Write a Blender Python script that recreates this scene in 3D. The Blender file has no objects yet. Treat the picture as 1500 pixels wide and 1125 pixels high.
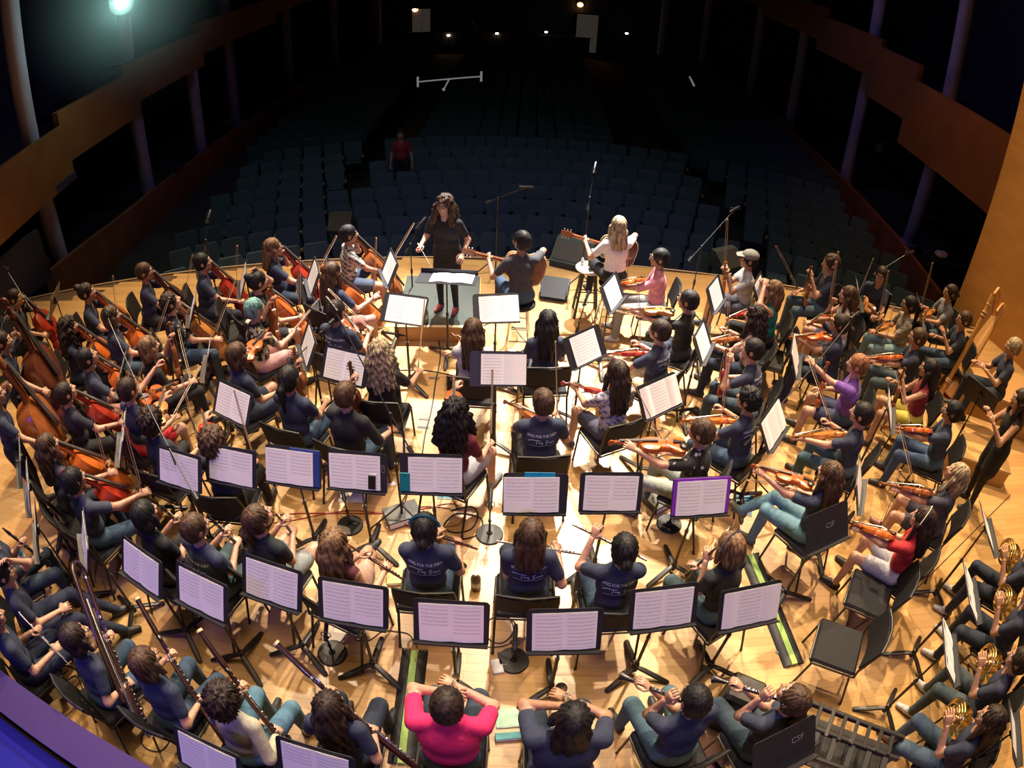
import bpy, bmesh, math, random
import numpy as np
from mathutils import Vector, Matrix
from mathutils.bvhtree import BVHTree

random.seed(11)
RNG = np.random.default_rng(5)
SC = bpy.context.scene
COL = SC.collection
PI = math.pi
rad = math.radians

# ------------------------------------------------------------------ camera
# the photograph was taken with a fisheye clip-on lens from a loft behind the stage
FPX, PITCH, ROLL, CH = 973.13, 0.677644, -0.0498329, 4.96
cam = bpy.data.cameras.new('camera')
cam_ob = bpy.data.objects.new('camera', cam)
COL.objects.link(cam_ob)
SC.camera = cam_ob
cam.type = 'PANO'
cam.sensor_fit = 'HORIZONTAL'
cam.sensor_width = 36.0
cam.sensor_height = 27.0
for holder in (cam, getattr(cam, 'cycles', None)):
    try:
        holder.panorama_type = 'FISHEYE_EQUISOLID'
        holder.fisheye_lens = FPX * 36.0 / 1500.0
        holder.fisheye_fov = PI
    except Exception:
        pass
cam.clip_start = 0.05
cam.clip_end = 200
_r = Vector((1, 0, 0)); _u = Vector((0, math.sin(PITCH), math.cos(PITCH))); _f = Vector((0, math.cos(PITCH), -math.sin(PITCH)))
_cr, _sr = math.cos(ROLL), math.sin(ROLL)
_R = _cr * _r - _sr * _u
_U = _sr * _r + _cr * _u
M = Matrix.Identity(4)
for i in range(3):
    M[i][0] = _R[i]; M[i][1] = _U[i]; M[i][2] = -_f[i]
M[0][3], M[1][3], M[2][3] = 0, 0, CH
cam_ob.matrix_world = M


def ray(x, y):
    x -= 750; y -= 562.5
    x, y = x * _cr - y * _sr, x * _sr + y * _cr
    r = math.hypot(x, y) + 1e-9
    th = 2 * math.asin(min(1, r / (2 * FPX)))
    s = math.sin(th) / r
    return x * s * _r - y * s * _u + math.cos(th) * _f


def at(x, y, z=0.0):
    """point of the stage at height z that the photograph shows at pixel x, y"""
    d = ray(x, y)
    t = (z - CH) / d.z
    return Vector((d.x * t, d.y * t, z))


# ------------------------------------------------------------------ world, lights, exposure
w = bpy.data.worlds.new('world'); SC.world = w
w.use_nodes = True
bg = w.node_tree.nodes['Background']
bg.inputs[0].default_value = (0.12, 0.13, 0.26, 1)
bg.inputs[1].default_value = 0.02
SC.view_settings.view_transform = 'Standard'
SC.view_settings.look = 'None'
SC.view_settings.exposure = -0.22
SC.view_settings.gamma = 1.0
try:
    SC.view_settings.use_curve_mapping = False
except Exception:
    pass


def spot(name, loc, target, power, color, size, blend=0.5, radius=0.12):
    l = bpy.data.lights.new(name, 'SPOT')
    l.energy = power; l.color = color; l.spot_size = rad(size); l.spot_blend = blend
    l.shadow_soft_size = radius
    o = bpy.data.objects.new(name, l); COL.objects.link(o)
    o.location = loc
    o.rotation_euler = (Vector(target) - Vector(loc)).to_track_quat('-Z', 'Y').to_euler()
    return o


WARM = (1.0, 0.71, 0.41); NEUT = (1.0, 0.85, 0.66); COOL = (0.93, 0.95, 1.0)
# stage lights hung from the ceiling grid over the front of the stage
spot('stage_spotlight', (-0.9, 12.5, 11.0), (-1.6, 6.9, 0), 26000, COOL, 18, 0.9)
spot('stage_spotlight', (2.4, 12.5, 11.0), (1.2, 6.8, 0), 30000, COOL, 20, 0.9)
spot('stage_spotlight', (1.6, 12.0, 11.0), (1.0, 5.2, 0), 15000, NEUT, 19, 0.9)
spot('stage_spotlight', (0.4, 12.5, 11.5), (-0.3, 4.6, 0), 10500, NEUT, 54, 0.9)
spot('stage_spotlight', (-4.5, 12.0, 11.0), (-4.4, 5.6, 0), 9000, WARM, 50, 0.9)
spot('stage_spotlight', (6.0, 12.0, 11.0), (5.0, 5.6, 0), 11000, WARM, 52, 0.9)
spot('stage_spotlight', (4.0, 8.0, 11.0), (4.4, 2.4, 0), 6000, WARM, 48, 0.9)
spot('stage_spotlight', (-4.0, 8.0, 11.0), (-3.8, 2.2, 0), 4200, NEUT, 48, 0.9)
spot('stage_spotlight', (0.5, 8.0, 11.0), (0.0, 2.0, 0), 4600, NEUT, 44, 0.9)
al = bpy.data.lights.new('stage_fill_light', 'AREA'); al.shape = 'RECTANGLE'; al.size = 14; al.size_y = 5; al.spread = rad(62); al.energy = 330; al.color = (1.0, .70, .44)  # added soft overhead fill that lifts the shadows on stage
alo = bpy.data.objects.new('stage_fill_light', al); COL.objects.link(alo); alo.location = (0.5, 3.4, 11.6)
# violet wash from the grid behind the loft, blue lamp close to the left rail
spot('violet_wash_light', (0.5, -4.5, 8.5), (0, 3.0, 0.8), 1250, (0.50, 0.36, 1.0), 54, 0.7, 0.4)
spot('blue_wash_light', (-6.6, -1.6, 4.6), (-4.4, 0.9, 0.9), 500, (0.10, 0.04, 1.0), 75, 0.9, 0.2)
# dim house light over the seats nearest the stage, amber light on the side galleries
spot('house_downlight', (0, 10.5, 9.0), (0.4, 11.2, -0.5), 260, (0.72, 0.92, 1.0), 90, 1.0, 0.5)
spot('gallery_downlight', (-6.5, 7.0, 8.5), (-9.2, 9.0, 1.5), 60, (1.0, 0.5, 0.28), 55, 1.0, 0.4)
spot('gallery_downlight', (6.0, 8.0, 8.5), (9.2, 11.0, 1.5), 430, (1.0, 0.47, 0.2), 62, 1.0, 0.4)
spot('gallery_column_light', (-3.0, 15.0, 9.0), (-11, 14.0, 2.0), 240, (0.46, 0.34, 1.0), 90, 1.0, 0.5)
spot('gallery_column_light', (3.0, 15.0, 9.0), (11, 15.0, 2.0), 300, (0.42, 0.30, 1.0), 90, 1.0, 0.5)
spot('harp_side_light', (4.0, 7.5, 9.5), (9.0, 6.6, 1.0), 1100, (1.0, 0.62, 0.25), 42, 0.9, 0.2)


# ------------------------------------------------------------------ materials
MATS = {}


def mat(name, col, rough=0.6, metal=0.0, noise=0.0, nscale=30.0, stretch=(1, 1, 1), bump=0.0, coat=0.0, emit=None, spec=None, sheen=0.0):
    if name in MATS:
        return MATS[name]
    m = bpy.data.materials.new(name); m.use_nodes = True
    nt = m.node_tree; b = nt.nodes['Principled BSDF']
    b.inputs['Base Color'].default_value = (*col, 1)
    b.inputs['Roughness'].default_value = rough
    b.inputs['Metallic'].default_value = metal
    if coat: b.inputs['Coat Weight'].default_value = coat
    if spec is not None: b.inputs['Specular IOR Level'].default_value = spec
    if emit:
        b.inputs['Emission Color'].default_value = (*emit[0], 1); b.inputs['Emission Strength'].default_value = emit[1]
    if noise or bump:
        tc = nt.nodes.new('ShaderNodeTexCoord'); mp = nt.nodes.new('ShaderNodeMapping')
        mp.inputs['Scale'].default_value = stretch
        nz = nt.nodes.new('ShaderNodeTexNoise'); nz.inputs['Scale'].default_value = nscale; nz.inputs['Detail'].default_value = 3
        nt.links.new(tc.outputs['Object'], mp.inputs[0]); nt.links.new(mp.outputs[0], nz.inputs[0])
        if noise:
            rmp = nt.nodes.new('ShaderNodeValToRGB')
            e = rmp.color_ramp.elements
            e[0].position = 0.3; e[1].position = 0.7
            e[0].color = (*[c * (1 - noise) for c in col], 1)
            e[1].color = (*[min(1, c * (1 + noise)) for c in col], 1)
            nt.links.new(nz.outputs[0], rmp.inputs[0]); nt.links.new(rmp.outputs[0], b.inputs['Base Color'])
        if bump:
            bp = nt.nodes.new('ShaderNodeBump'); bp.inputs['Strength'].default_value = bump; bp.inputs['Distance'].default_value = 0.004
            nt.links.new(nz.outputs[0], bp.inputs['Height']); nt.links.new(bp.outputs[0], b.inputs['Normal'])
    MATS[name] = m
    return m


def plank_mat(name, c0, c1, rough=0.35, grain=(1.5, 26, 26)):
    m = bpy.data.materials.new(name); m.use_nodes = True
    nt = m.node_tree; N = nt.nodes; L = nt.links; b = N['Principled BSDF']
    tc = N.new('ShaderNodeTexCoord'); mp = N.new('ShaderNodeMapping'); mp.inputs['Scale'].default_value = grain
    nz = N.new('ShaderNodeTexNoise'); nz.inputs['Scale'].default_value = 1.6; nz.inputs['Detail'].default_value = 5
    oi = N.new('ShaderNodeObjectInfo'); at_ = N.new('ShaderNodeAttribute'); at_.attribute_name = 'tone'
    ad = N.new('ShaderNodeMath'); ad.operation = 'ADD'
    ad2 = N.new('ShaderNodeMath'); ad2.operation = 'MULTIPLY_ADD'; ad2.inputs[1].default_value = 0.5
    fr = N.new('ShaderNodeMath'); fr.operation = 'FRACT'
    L.new(tc.outputs['Object'], mp.inputs[0]); L.new(mp.outputs[0], nz.inputs[0])
    L.new(oi.outputs['Random'], ad.inputs[0]); L.new(at_.outputs['Fac'], ad.inputs[1]); L.new(ad.outputs[0], fr.inputs[0])
    mu = N.new('ShaderNodeMath'); mu.operation = 'MULTIPLY'; mu.inputs[1].default_value = 0.5
    L.new(nz.outputs[0], mu.inputs[0]); L.new(fr.outputs[0], ad2.inputs[0]); L.new(mu.outputs[0], ad2.inputs[2])
    r = N.new('ShaderNodeValToRGB'); e = r.color_ramp.elements
    e[0].color = (*c0, 1); e[1].color = (*c1, 1); e[0].position = 0.12; e[1].position = 0.85
    L.new(ad2.outputs[0], r.inputs[0]); L.new(r.outputs[0], b.inputs['Base Color'])
    b.inputs['Roughness'].default_value = rough
    MATS[name] = m
    return m


def body_mat():
    m = bpy.data.materials.new('body_surface'); m.use_nodes = True
    nt = m.node_tree; N = nt.nodes; L = nt.links; b = N['Principled BSDF']
    a = N.new('ShaderNodeAttribute'); a.attribute_name = 'col'
    tc = N.new('ShaderNodeTexCoord'); nz = N.new('ShaderNodeTexNoise'); nz.inputs['Scale'].default_value = 38; nz.inputs['Detail'].default_value = 3
    nz2 = N.new('ShaderNodeTexNoise'); nz2.inputs['Scale'].default_value = 9; nz2.inputs['Detail'].default_value = 2; nz2.inputs['Distortion'].default_value = 1.5
    L.new(tc.outputs['Object'], nz.inputs[0]); L.new(tc.outputs['Object'], nz2.inputs[0])
    mr = N.new('ShaderNodeMapRange'); mr.inputs[1].default_value = 0.3; mr.inputs[2].default_value = 0.7; mr.inputs[3].default_value = 0.86; mr.inputs[4].default_value = 1.12
    L.new(nz.outputs[0], mr.inputs[0])
    mx = N.new('ShaderNodeVectorMath'); mx.operation = 'SCALE'
    L.new(a.outputs['Color'], mx.inputs[0]); L.new(mr.outputs[0], mx.inputs['Scale']); L.new(mx.outputs[0], b.inputs['Base Color'])
    L.new(a.outputs['Alpha'], b.inputs['Roughness'])
    bp = N.new('ShaderNodeBump'); bp.inputs['Strength'].default_value = 0.35; bp.inputs['Distance'].default_value = 0.02
    L.new(nz2.outputs[0], bp.inputs['Height']); L.new(bp.outputs[0], b.inputs['Normal'])
    return m


def hair_mat(name, c):
    m = bpy.data.materials.new('hair_' + name); m.use_nodes = True
    nt = m.node_tree; N = nt.nodes; L = nt.links; b = N['Principled BSDF']
    tc = N.new('ShaderNodeTexCoord'); mp = N.new('ShaderNodeMapping'); mp.inputs['Scale'].default_value = (60, 60, 6)
    nz = N.new('ShaderNodeTexNoise'); nz.inputs['Scale'].default_value = 1.0; nz.inputs['Detail'].default_value = 2; nz.inputs['Distortion'].default_value = 0.4
    L.new(tc.outputs['Object'], mp.inputs[0]); L.new(mp.outputs[0], nz.inputs[0])
    r = N.new('ShaderNodeValToRGB'); e = r.color_ramp.elements
    e[0].position = 0.38; e[1].position = 0.62
    e[0].color = (*[k * 0.4 for k in c], 1); e[1].color = (*[min(1, k * 1.5) for k in c], 1)
    L.new(nz.outputs[0], r.inputs[0]); L.new(r.outputs[0], b.inputs['Base Color'])
    bp = N.new('ShaderNodeBump'); bp.inputs['Strength'].default_value = 0.5; bp.inputs['Distance'].default_value = 0.006
    L.new(nz.outputs[0], bp.inputs['Height']); L.new(bp.outputs[0], b.inputs['Normal'])
    b.inputs['Roughness'].default_value = 0.58
    b.inputs['Specular IOR Level'].default_value = 0.3
    return m


def sheet_mat():
    """white printed music: rows of staves, each row a band of thin lines and note specks"""
    m = bpy.data.materials.new('printed_music'); m.use_nodes = True
    nt = m.node_tree; N = nt.nodes; L = nt.links; b = N['Principled BSDF']
    uv = N.new('ShaderNodeUVMap'); uv.uv_map = 'UVMap'
    sp = N.new('ShaderNodeSeparateXYZ'); L.new(uv.outputs[0], sp.inputs[0])
    oi = N.new('ShaderNodeObjectInfo')

    def math_(op, a, b_=None, c=None):
        n = N.new('ShaderNodeMath'); n.operation = op
        for i, v in enumerate((a, b_, c)):
            if v is None: continue
            if isinstance(v, (int, float)): n.inputs[i].default_value = v
            else: L.new(v, n.inputs[i])
        return n.outputs[0]
    y = math_('MULTIPLY', sp.outputs[1], 10.0)
    fy = math_('FRACT', y)
    band = math_('MULTIPLY', math_('GREATER_THAN', fy, 0.28), math_('LESS_THAN', fy, 0.72))
    lines = math_('GREATER_THAN', math_('FRACT', math_('MULTIPLY', fy, 9.0)), 0.62)
    cb = N.new('ShaderNodeCombineXYZ')
    L.new(math_('MULTIPLY', sp.outputs[0], 60.0), cb.inputs[0]); L.new(math_('MULTIPLY', sp.outputs[1], 55.0), cb.inputs[1]); L.new(math_('MULTIPLY', oi.outputs['Random'], 50.0), cb.inputs[2])
    nz = N.new('ShaderNodeTexNoise'); nz.inputs['Scale'].default_value = 1.0; nz.inputs['Detail'].default_value = 1
    L.new(cb.outputs[0], nz.inputs[0])
    notes = math_('GREATER_THAN', nz.outputs[0], 0.52)
    ink = math_('MULTIPLY', band, math_('MAXIMUM', math_('MULTIPLY', lines, 0.22), math_('MULTIPLY', notes, 0.42)))
    fx = math_('ABSOLUTE', math_('SUBTRACT', sp.outputs[0], 0.5))
    fyy = math_('ABSOLUTE', math_('SUBTRACT', sp.outputs[1], 0.5))
    ink = math_('MULTIPLY', ink, math_('MULTIPLY', math_('LESS_THAN', fx, 0.42), math_('LESS_THAN', fyy, 0.45)))
    # some pages stop part of the way down
    end = math_('MULTIPLY', math_('FRACT', math_('MULTIPLY', oi.outputs['Random'], 7.31)), 0.75)
    ink = math_('MULTIPLY', ink, math_('GREATER_THAN', sp.outputs[1], math_('SUBTRACT', end, 0.25)))
    mx = N.new('ShaderNodeMix'); mx.data_type = 'RGBA'
    mx.inputs['A'].default_value = (0.80, 0.80, 0.82, 1); mx.inputs['B'].default_value = (0.05, 0.05, 0.07, 1)
    L.new(ink, mx.inputs['Factor']); L.new(mx.outputs['Result'], b.inputs['Base Color'])
    b.inputs['Roughness'].default_value = 0.7
    return m


BLACK = mat('black_plastic', (0.012, 0.012, 0.014), 0.5, noise=0.2)
STEEL_BLK = mat('black_painted_steel', (0.012, 0.010, 0.010), 0.42, noise=0.2)
PAD = mat('charcoal_vinyl', (0.007, 0.007, 0.009), 0.7, noise=0.25, nscale=60, bump=0.1, spec=0.3)
DESKM = mat('black_desk_enamel', (0.014, 0.014, 0.018), 0.5, noise=0.2)
CHROME = mat('chrome', (0.75, 0.75, 0.78), 0.18, 1.0, noise=0.05)
BRASS = mat('brass', (0.80, 0.60, 0.22), 0.2, 1.0, noise=0.1)
PAPER = mat('white_paper', (0.80, 0.80, 0.81), 0.7, noise=0.02)
EBONY = mat('ebony', (0.014, 0.011, 0.010), 0.35, noise=0.3, nscale=80)
BOWWOOD = mat('bow_wood', (0.42, 0.24, 0.12), 0.4, noise=0.2)
BOWHAIR = mat('bow_hair', (0.62, 0.55, 0.42), 0.6, noise=0.1)
STRING = mat('string_steel', (0.6, 0.58, 0.55), 0.3, 0.9, noise=0.05)
MAPLE = mat('pale_maple', (0.62, 0.45, 0.25), 0.45, noise=0.15, stretch=(3, 30, 3))
GRANA = mat('grenadilla_wood', (0.014, 0.010, 0.010), 0.3, noise=0.3, coat=0.3)
BSN = mat('dark_red_maple', (0.022, 0.006, 0.006), 0.25, noise=0.4, coat=0.5)
RUBBER = mat('rubber_cable', (0.010, 0.010, 0.011), 0.6, noise=0.2)
GREYCARPET = mat('grey_carpet', (0.055, 0.062, 0.052), 0.95, noise=0.25, nscale=120, bump=0.3)
SHEET = sheet_mat()
BODY = body_mat()


# ------------------------------------------------------------------ mesh building
def norm(v):
    v = Vector(v)
    return v.normalized()


class MB:
    def __init__(s):
        s.v, s.f, s.mi = [], [], []

    def add(s, vs, fs, mi=0, M=None):
        b = len(s.v)
        s.v += [tuple(M @ Vector(p)) if M is not None else tuple(p) for p in vs]
        s.f += [tuple(i + b for i in f) for f in fs]
        s.mi += [mi] * len(fs)
        return s

    def box(s, c, d, M=None, mi=0, bev=0.0):
        x, y, z = d[0] / 2, d[1] / 2, d[2] / 2
        if bev <= 0:
            vs = [(c[0] + a * x, c[1] + b * y, c[2] + e * z) for a in (-1, 1) for b in (-1, 1) for e in (-1, 1)]
            fs = [(0, 1, 3, 2), (4, 6, 7, 5), (0, 4, 5, 1), (2, 3, 7, 6), (0, 2, 6, 4), (1, 5, 7, 3)]
            return s.add(vs, fs, mi, M)
        bev = min(bev, x * .95, y * .95, z * .95)
        pts = []
        for a in (-1, 1):
            for b in (-1, 1):
                for e in (-1, 1):
                    pts += [(c[0] + a * x, c[1] + b * (y - bev), c[2] + e * (z - bev)),
                            (c[0] + a * (x - bev), c[1] + b * y, c[2] + e * (z - bev)),
                            (c[0] + a * (x - bev), c[1] + b * (y - bev), c[2] + e * z)]
        return s.hull(pts, mi, M)

    def hull(s, pts, mi=0, M=None):
        bm = bmesh.new()
        for p in pts: bm.verts.new(p)
        bmesh.ops.convex_hull(bm, input=bm.verts)
        bmesh.ops.dissolve_limit(bm, angle_limit=0.01, verts=bm.verts, edges=bm.edges)
        bm.verts.index_update()
        vs = [v.co[:] for v in bm.verts]; fs = [[v.index for v in f.verts] for f in bm.faces]
        bm.free()
        return s.add(vs, fs, mi, M)

    def tube(s, pts, r, n=8, mi=0, M=None, squash=None, up=(0, 0, 1), cap=True, loop=False):
        pts = [Vector(p) for p in pts]
        k = len(pts)
        if not hasattr(r, '__len__'): r = [r] * k
        vs, fs = [], []
        nrm = None
        for i, p in enumerate(pts):
            if loop: t = (pts[(i + 1) % k] - pts[i - 1])
            else: t = (pts[min(i + 1, k - 1)] - pts[max(i - 1, 0)])
            t = t.normalized() if t.length > 1e-9 else Vector((0, 0, 1))
            if nrm is None:
                a = Vector(up)
                if abs(a.dot(t)) > 0.95: a = Vector((1, 0, 0))
                nrm = (a - t * a.dot(t)).normalized()
            else:
                nrm = (nrm - t * nrm.dot(t))
                nrm = nrm.normalized() if nrm.length > 1e-9 else t.orthogonal().normalized()
            bi = t.cross(nrm)
            sx, sy = (1, 1) if squash is None else squash
            for j in range(n):
                a = 2 * PI * j / n
                vs.append(p + (bi * math.cos(a) * sx + nrm * math.sin(a) * sy) * r[i])
        for i in range(k if loop else k - 1):
            for j in range(n):
                a, b = i * n, ((i + 1) % k) * n
                fs.append((a + j, a + (j + 1) % n, b + (j + 1) % n, b + j))
        if cap and not loop:
            fs.append(tuple(reversed(range(n)))); fs.append(tuple((k - 1) * n + j for j in range(n)))
        return s.add(vs, fs, mi, M)

    def lathe(s, prof, n=16, mi=0, M=None):
        return s.tube([(0, 0, z + i * 1e-7) for i, (rr, z) in enumerate(prof)], [rr for rr, z in prof], n, mi, M, up=(1, 0, 0))

    def prism(s, outline, z0, z1, mi=0, M=None, arch=0.0, inset=0.0):
        """outline in xy; arch raises a centre ridge on top (violin plates)"""
        n = len(outline)
        vs = [(x, y, z0) for x, y in outline] + [(x, y, z1) for x, y in outline]
        fs = [tuple(reversed(range(n)))]
        for i in range(n):
            j = (i + 1) % n
            fs.append((i, j, n + j, n + i))
        if arch == 0:
            fs.append(tuple(range(n, 2 * n)))
        else:
            cy = sum(p[1] for p in outline) / n
            prev = n
            for k, (sc, h) in enumerate(((0.82, 0.65), (0.5, 0.93), (0.2, 1.0))):
                b = len(vs)
                vs += [(x * sc, cy + (y - cy) * (1 - (1 - sc) * 0.8), z1 + arch * h) for x, y in outline]
                for i in range(n):
                    j = (i + 1) % n
                    fs.append((prev + i, prev + j, b + j, b + i))
                prev = b
            fs.append(tuple(range(prev, prev + n)))
        return s.add(vs, fs, mi, M)

    def sphere(s, c, r, n=10, m=7, mi=0, M=None):
        rr = r if hasattr(r, '__len__') else (r, r, r)
        vs = []; fs = []
        for i in range(m + 1):
            a = PI * i / m
            for j in range(n):
                b = 2 * PI * j / n
                vs.append((c[0] + rr[0] * math.sin(a) * math.cos(b), c[1] + rr[1] * math.sin(a) * math.sin(b), c[2] + rr[2] * math.cos(a)))
        for i in range(m):
            for j in range(n):
                fs.append((i * n + j, (i + 1) * n + j, (i + 1) * n + (j + 1) % n, i * n + (j + 1) % n))
        return s.add(vs, fs, mi, M)

    def mesh(s, name, mats, angle=35):
        me = bpy.data.meshes.new(name)
        me.from_pydata(s.v, [], s.f)
        for m in (mats if isinstance(mats, (list, tuple)) else [mats]):
            me.materials.append(m)
        if any(s.mi):
            me.polygons.foreach_set('material_index', s.mi)
        me.polygons.foreach_set('use_smooth', [bool(angle)] * len(s.f))
        me.update()
        if angle:
            me.set_sharp_from_angle(angle=rad(angle))
        return me


def link(name, data, parent=None, M=None, label=None, cat=None, group=None, kind=None):
    o = bpy.data.objects.new(name, data)
    COL.objects.link(o)
    if parent is not None: o.parent = parent
    if M is not None: o.matrix_basis = M
    if label: o['label'] = label
    if cat: o['category'] = cat
    if group: o['group'] = group
    if kind: o['kind'] = kind
    return o


def struct(name, mb, m, parent=None, **kw):
    return link(name, mb.mesh(name, m), parent, kind='structure' if parent is None else None, **kw)


class Proto:
    """parts of one kind of thing; put() makes a new thing with its own copy of every part"""
    def __init__(s, name, cat):
        s.name, s.cat, s.parts = name, cat, []

    def part(s, name, mb, m, parent=-1, label=None, M=None, angle=35):
        me = mb if isinstance(mb, bpy.types.Mesh) else mb.mesh(name, m, angle)
        s.parts.append((name, me, M, parent, label))
        return len(s.parts) - 1

    def put(s, M, label, group=None, cat=None):
        root = link(s.name, None, None, M, label, cat or s.cat, group)
        root.empty_display_size = 0.1
        obs = []
        for name, me, m, par, lab in s.parts:
            obs.append(link(name, me, root if par < 0 else obs[par], m, lab))
        return root


def frame(o, Y, Z):
    """matrix with origin o, +Y along Y and +Z near Z"""
    Y = norm(Y); Z = Vector(Z); Z = (Z - Y * Z.dot(Y)).normalized(); X = Y.cross(Z)
    m = Matrix.Identity(4)
    for i in range(3):
        m[i][0] = X[i]; m[i][1] = Y[i]; m[i][2] = Z[i]; m[i][3] = o[i]
    return m


def heading(loc, deg):
    """standing at loc, local +Y pointing to compass heading deg (0 = away from the camera, 90 = to the right)"""
    return Matrix.Translation(Vector(loc)) @ Matrix.Rotation(-rad(deg), 4, 'Z')
# ------------------------------------------------------------------ bodies: one continuous surface each
def snet(D, o, h):
    """surface nets over a distance grid -> vertices, quads"""
    nx, ny, nz = D.shape
    S = D < 0
    c = np.zeros((nx - 1, ny - 1, nz - 1), np.uint8)
    for a in (0, 1):
        for b in (0, 1):
            for e in (0, 1):
                c += S[a:nx - 1 + a, b:ny - 1 + b, e:nz - 1 + e]
    act = (c > 0) & (c < 8)
    ii = np.argwhere(act)
    idx = np.full(act.shape, -1, np.int32); idx[act] = np.arange(len(ii))
    i, j, k = ii.T
    P = np.zeros((len(ii), 3)); W = np.zeros(len(ii))
    cs = [(a, b, e) for a in (0, 1) for b in (0, 1) for e in (0, 1)]
    for A in cs:
        for ax in range(3):
            if A[ax]: continue
            B = list(A); B[ax] = 1
            da = D[i + A[0], j + A[1], k + A[2]]; db = D[i + B[0], j + B[1], k + B[2]]
            m = (da < 0) != (db < 0)
            t = np.where(m, da / np.where(m, da - db, 1), 0)
            q = np.array(A, float)[None, :].repeat(len(ii), 0)
            q[:, ax] += t
            P += q * m[:, None]; W += m
    V = o + (P / W[:, None] + ii) * h
    F = []
    for ax in range(3):
        sl0 = [slice(1, -1)] * 3; sl1 = [slice(1, -1)] * 3
        sl0[ax] = slice(0, -1); sl1[ax] = slice(1, None)
        a_, b_ = S[tuple(sl0)], S[tuple(sl1)]
        e = np.argwhere(a_ != b_)
        if not len(e): continue
        inside = a_[tuple(e.T)]
        off = [1, 1, 1]; off[ax] = 0
        e = e + off
        u, v = [(1, 2), (2, 0), (0, 1)][ax]
        q = []
        for du, dv in ((-1, -1), (0, -1), (0, 0), (-1, 0)):
            w_ = e.copy(); w_[:, u] += du; w_[:, v] += dv
            q.append(idx[tuple(w_.T)])
        q = np.stack(q, 1)
        q[~inside] = q[~inside][:, ::-1]
        F.append(q)
    F = np.concatenate(F)
    F = F[(F >= 0).all(1)]
    return V, F


def rx(a):
    c, s = math.cos(a), math.sin(a)
    return np.array([[1, 0, 0], [0, c, -s], [0, s, c]])


class Field:
    def __init__(s, lo, hi, h, k=0.022):
        s.h = h; s.lo = np.array(lo, float); s.k = k
        n = np.ceil((np.array(hi) - s.lo) / h).astype(int) + 2
        s.D = np.ones(n, np.float32)
        s.ax = [s.lo[i] + np.arange(n[i]) * h for i in range(3)]
        s.P = []

    @staticmethod
    def dist(p, X, Y, Z):
        if p[0] == 'c':
            a, b, ra, rb = p[1:5]
            ba = b - a; L2 = max(float(ba @ ba), 1e-9)
            t = ((X - a[0]) * ba[0] + (Y - a[1]) * ba[1] + (Z - a[2]) * ba[2]) / L2
            t = np.clip(t, 0, 1)
            return np.sqrt((X - a[0] - t * ba[0]) ** 2 + (Y - a[1] - t * ba[1]) ** 2 + (Z - a[2] - t * ba[2]) ** 2) - (ra + t * (rb - ra))
        c, R, r = p[1:4]
        dx, dy, dz = X - c[0], Y - c[1], Z - c[2]
        q = 0
        for i in range(3):
            q = q + ((dx * R[0, i] + dy * R[1, i] + dz * R[2, i]) / r[i]) ** 2
        return (np.sqrt(q) - 1) * min(r)

    def put(s, p, sub=False, k=None):
        k = k or s.k
        if p[0] == 'c':
            m = max(p[3], p[4]) + 0.03
            lo = np.minimum(p[1], p[2]) - m; hi = np.maximum(p[1], p[2]) + m
        else:
            m = max(p[3]) + 0.03
            lo = p[1] - m; hi = p[1] + m
        sl = []
        for i in range(3):
            a = int(max(0, (lo[i] - s.lo[i]) / s.h)); b = int(min(s.D.shape[i], (hi[i] - s.lo[i]) / s.h + 2))
            if b <= a: return
            sl.append(slice(a, b))
        sl = tuple(sl)
        X = s.ax[0][sl[0]][:, None, None]; Y = s.ax[1][sl[1]][None, :, None]; Z = s.ax[2][sl[2]][None, None, :]
        b = s.dist(p, X, Y, Z).astype(np.float32)
        a = s.D[sl]
        if sub:
            b = -b
            hh = np.clip(0.5 - 0.5 * (a - b) / k, 0, 1)
            s.D[sl] = a * (1 - hh) + b * hh + k * hh * (1 - hh)
            return
        hh = np.clip(0.5 + 0.5 * (a - b) / k, 0, 1)
        s.D[sl] = a * (1 - hh) + b * hh - k * hh * (1 - hh)
        s.P.append(p)


V3 = lambda *a: np.array(a, float)


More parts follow.
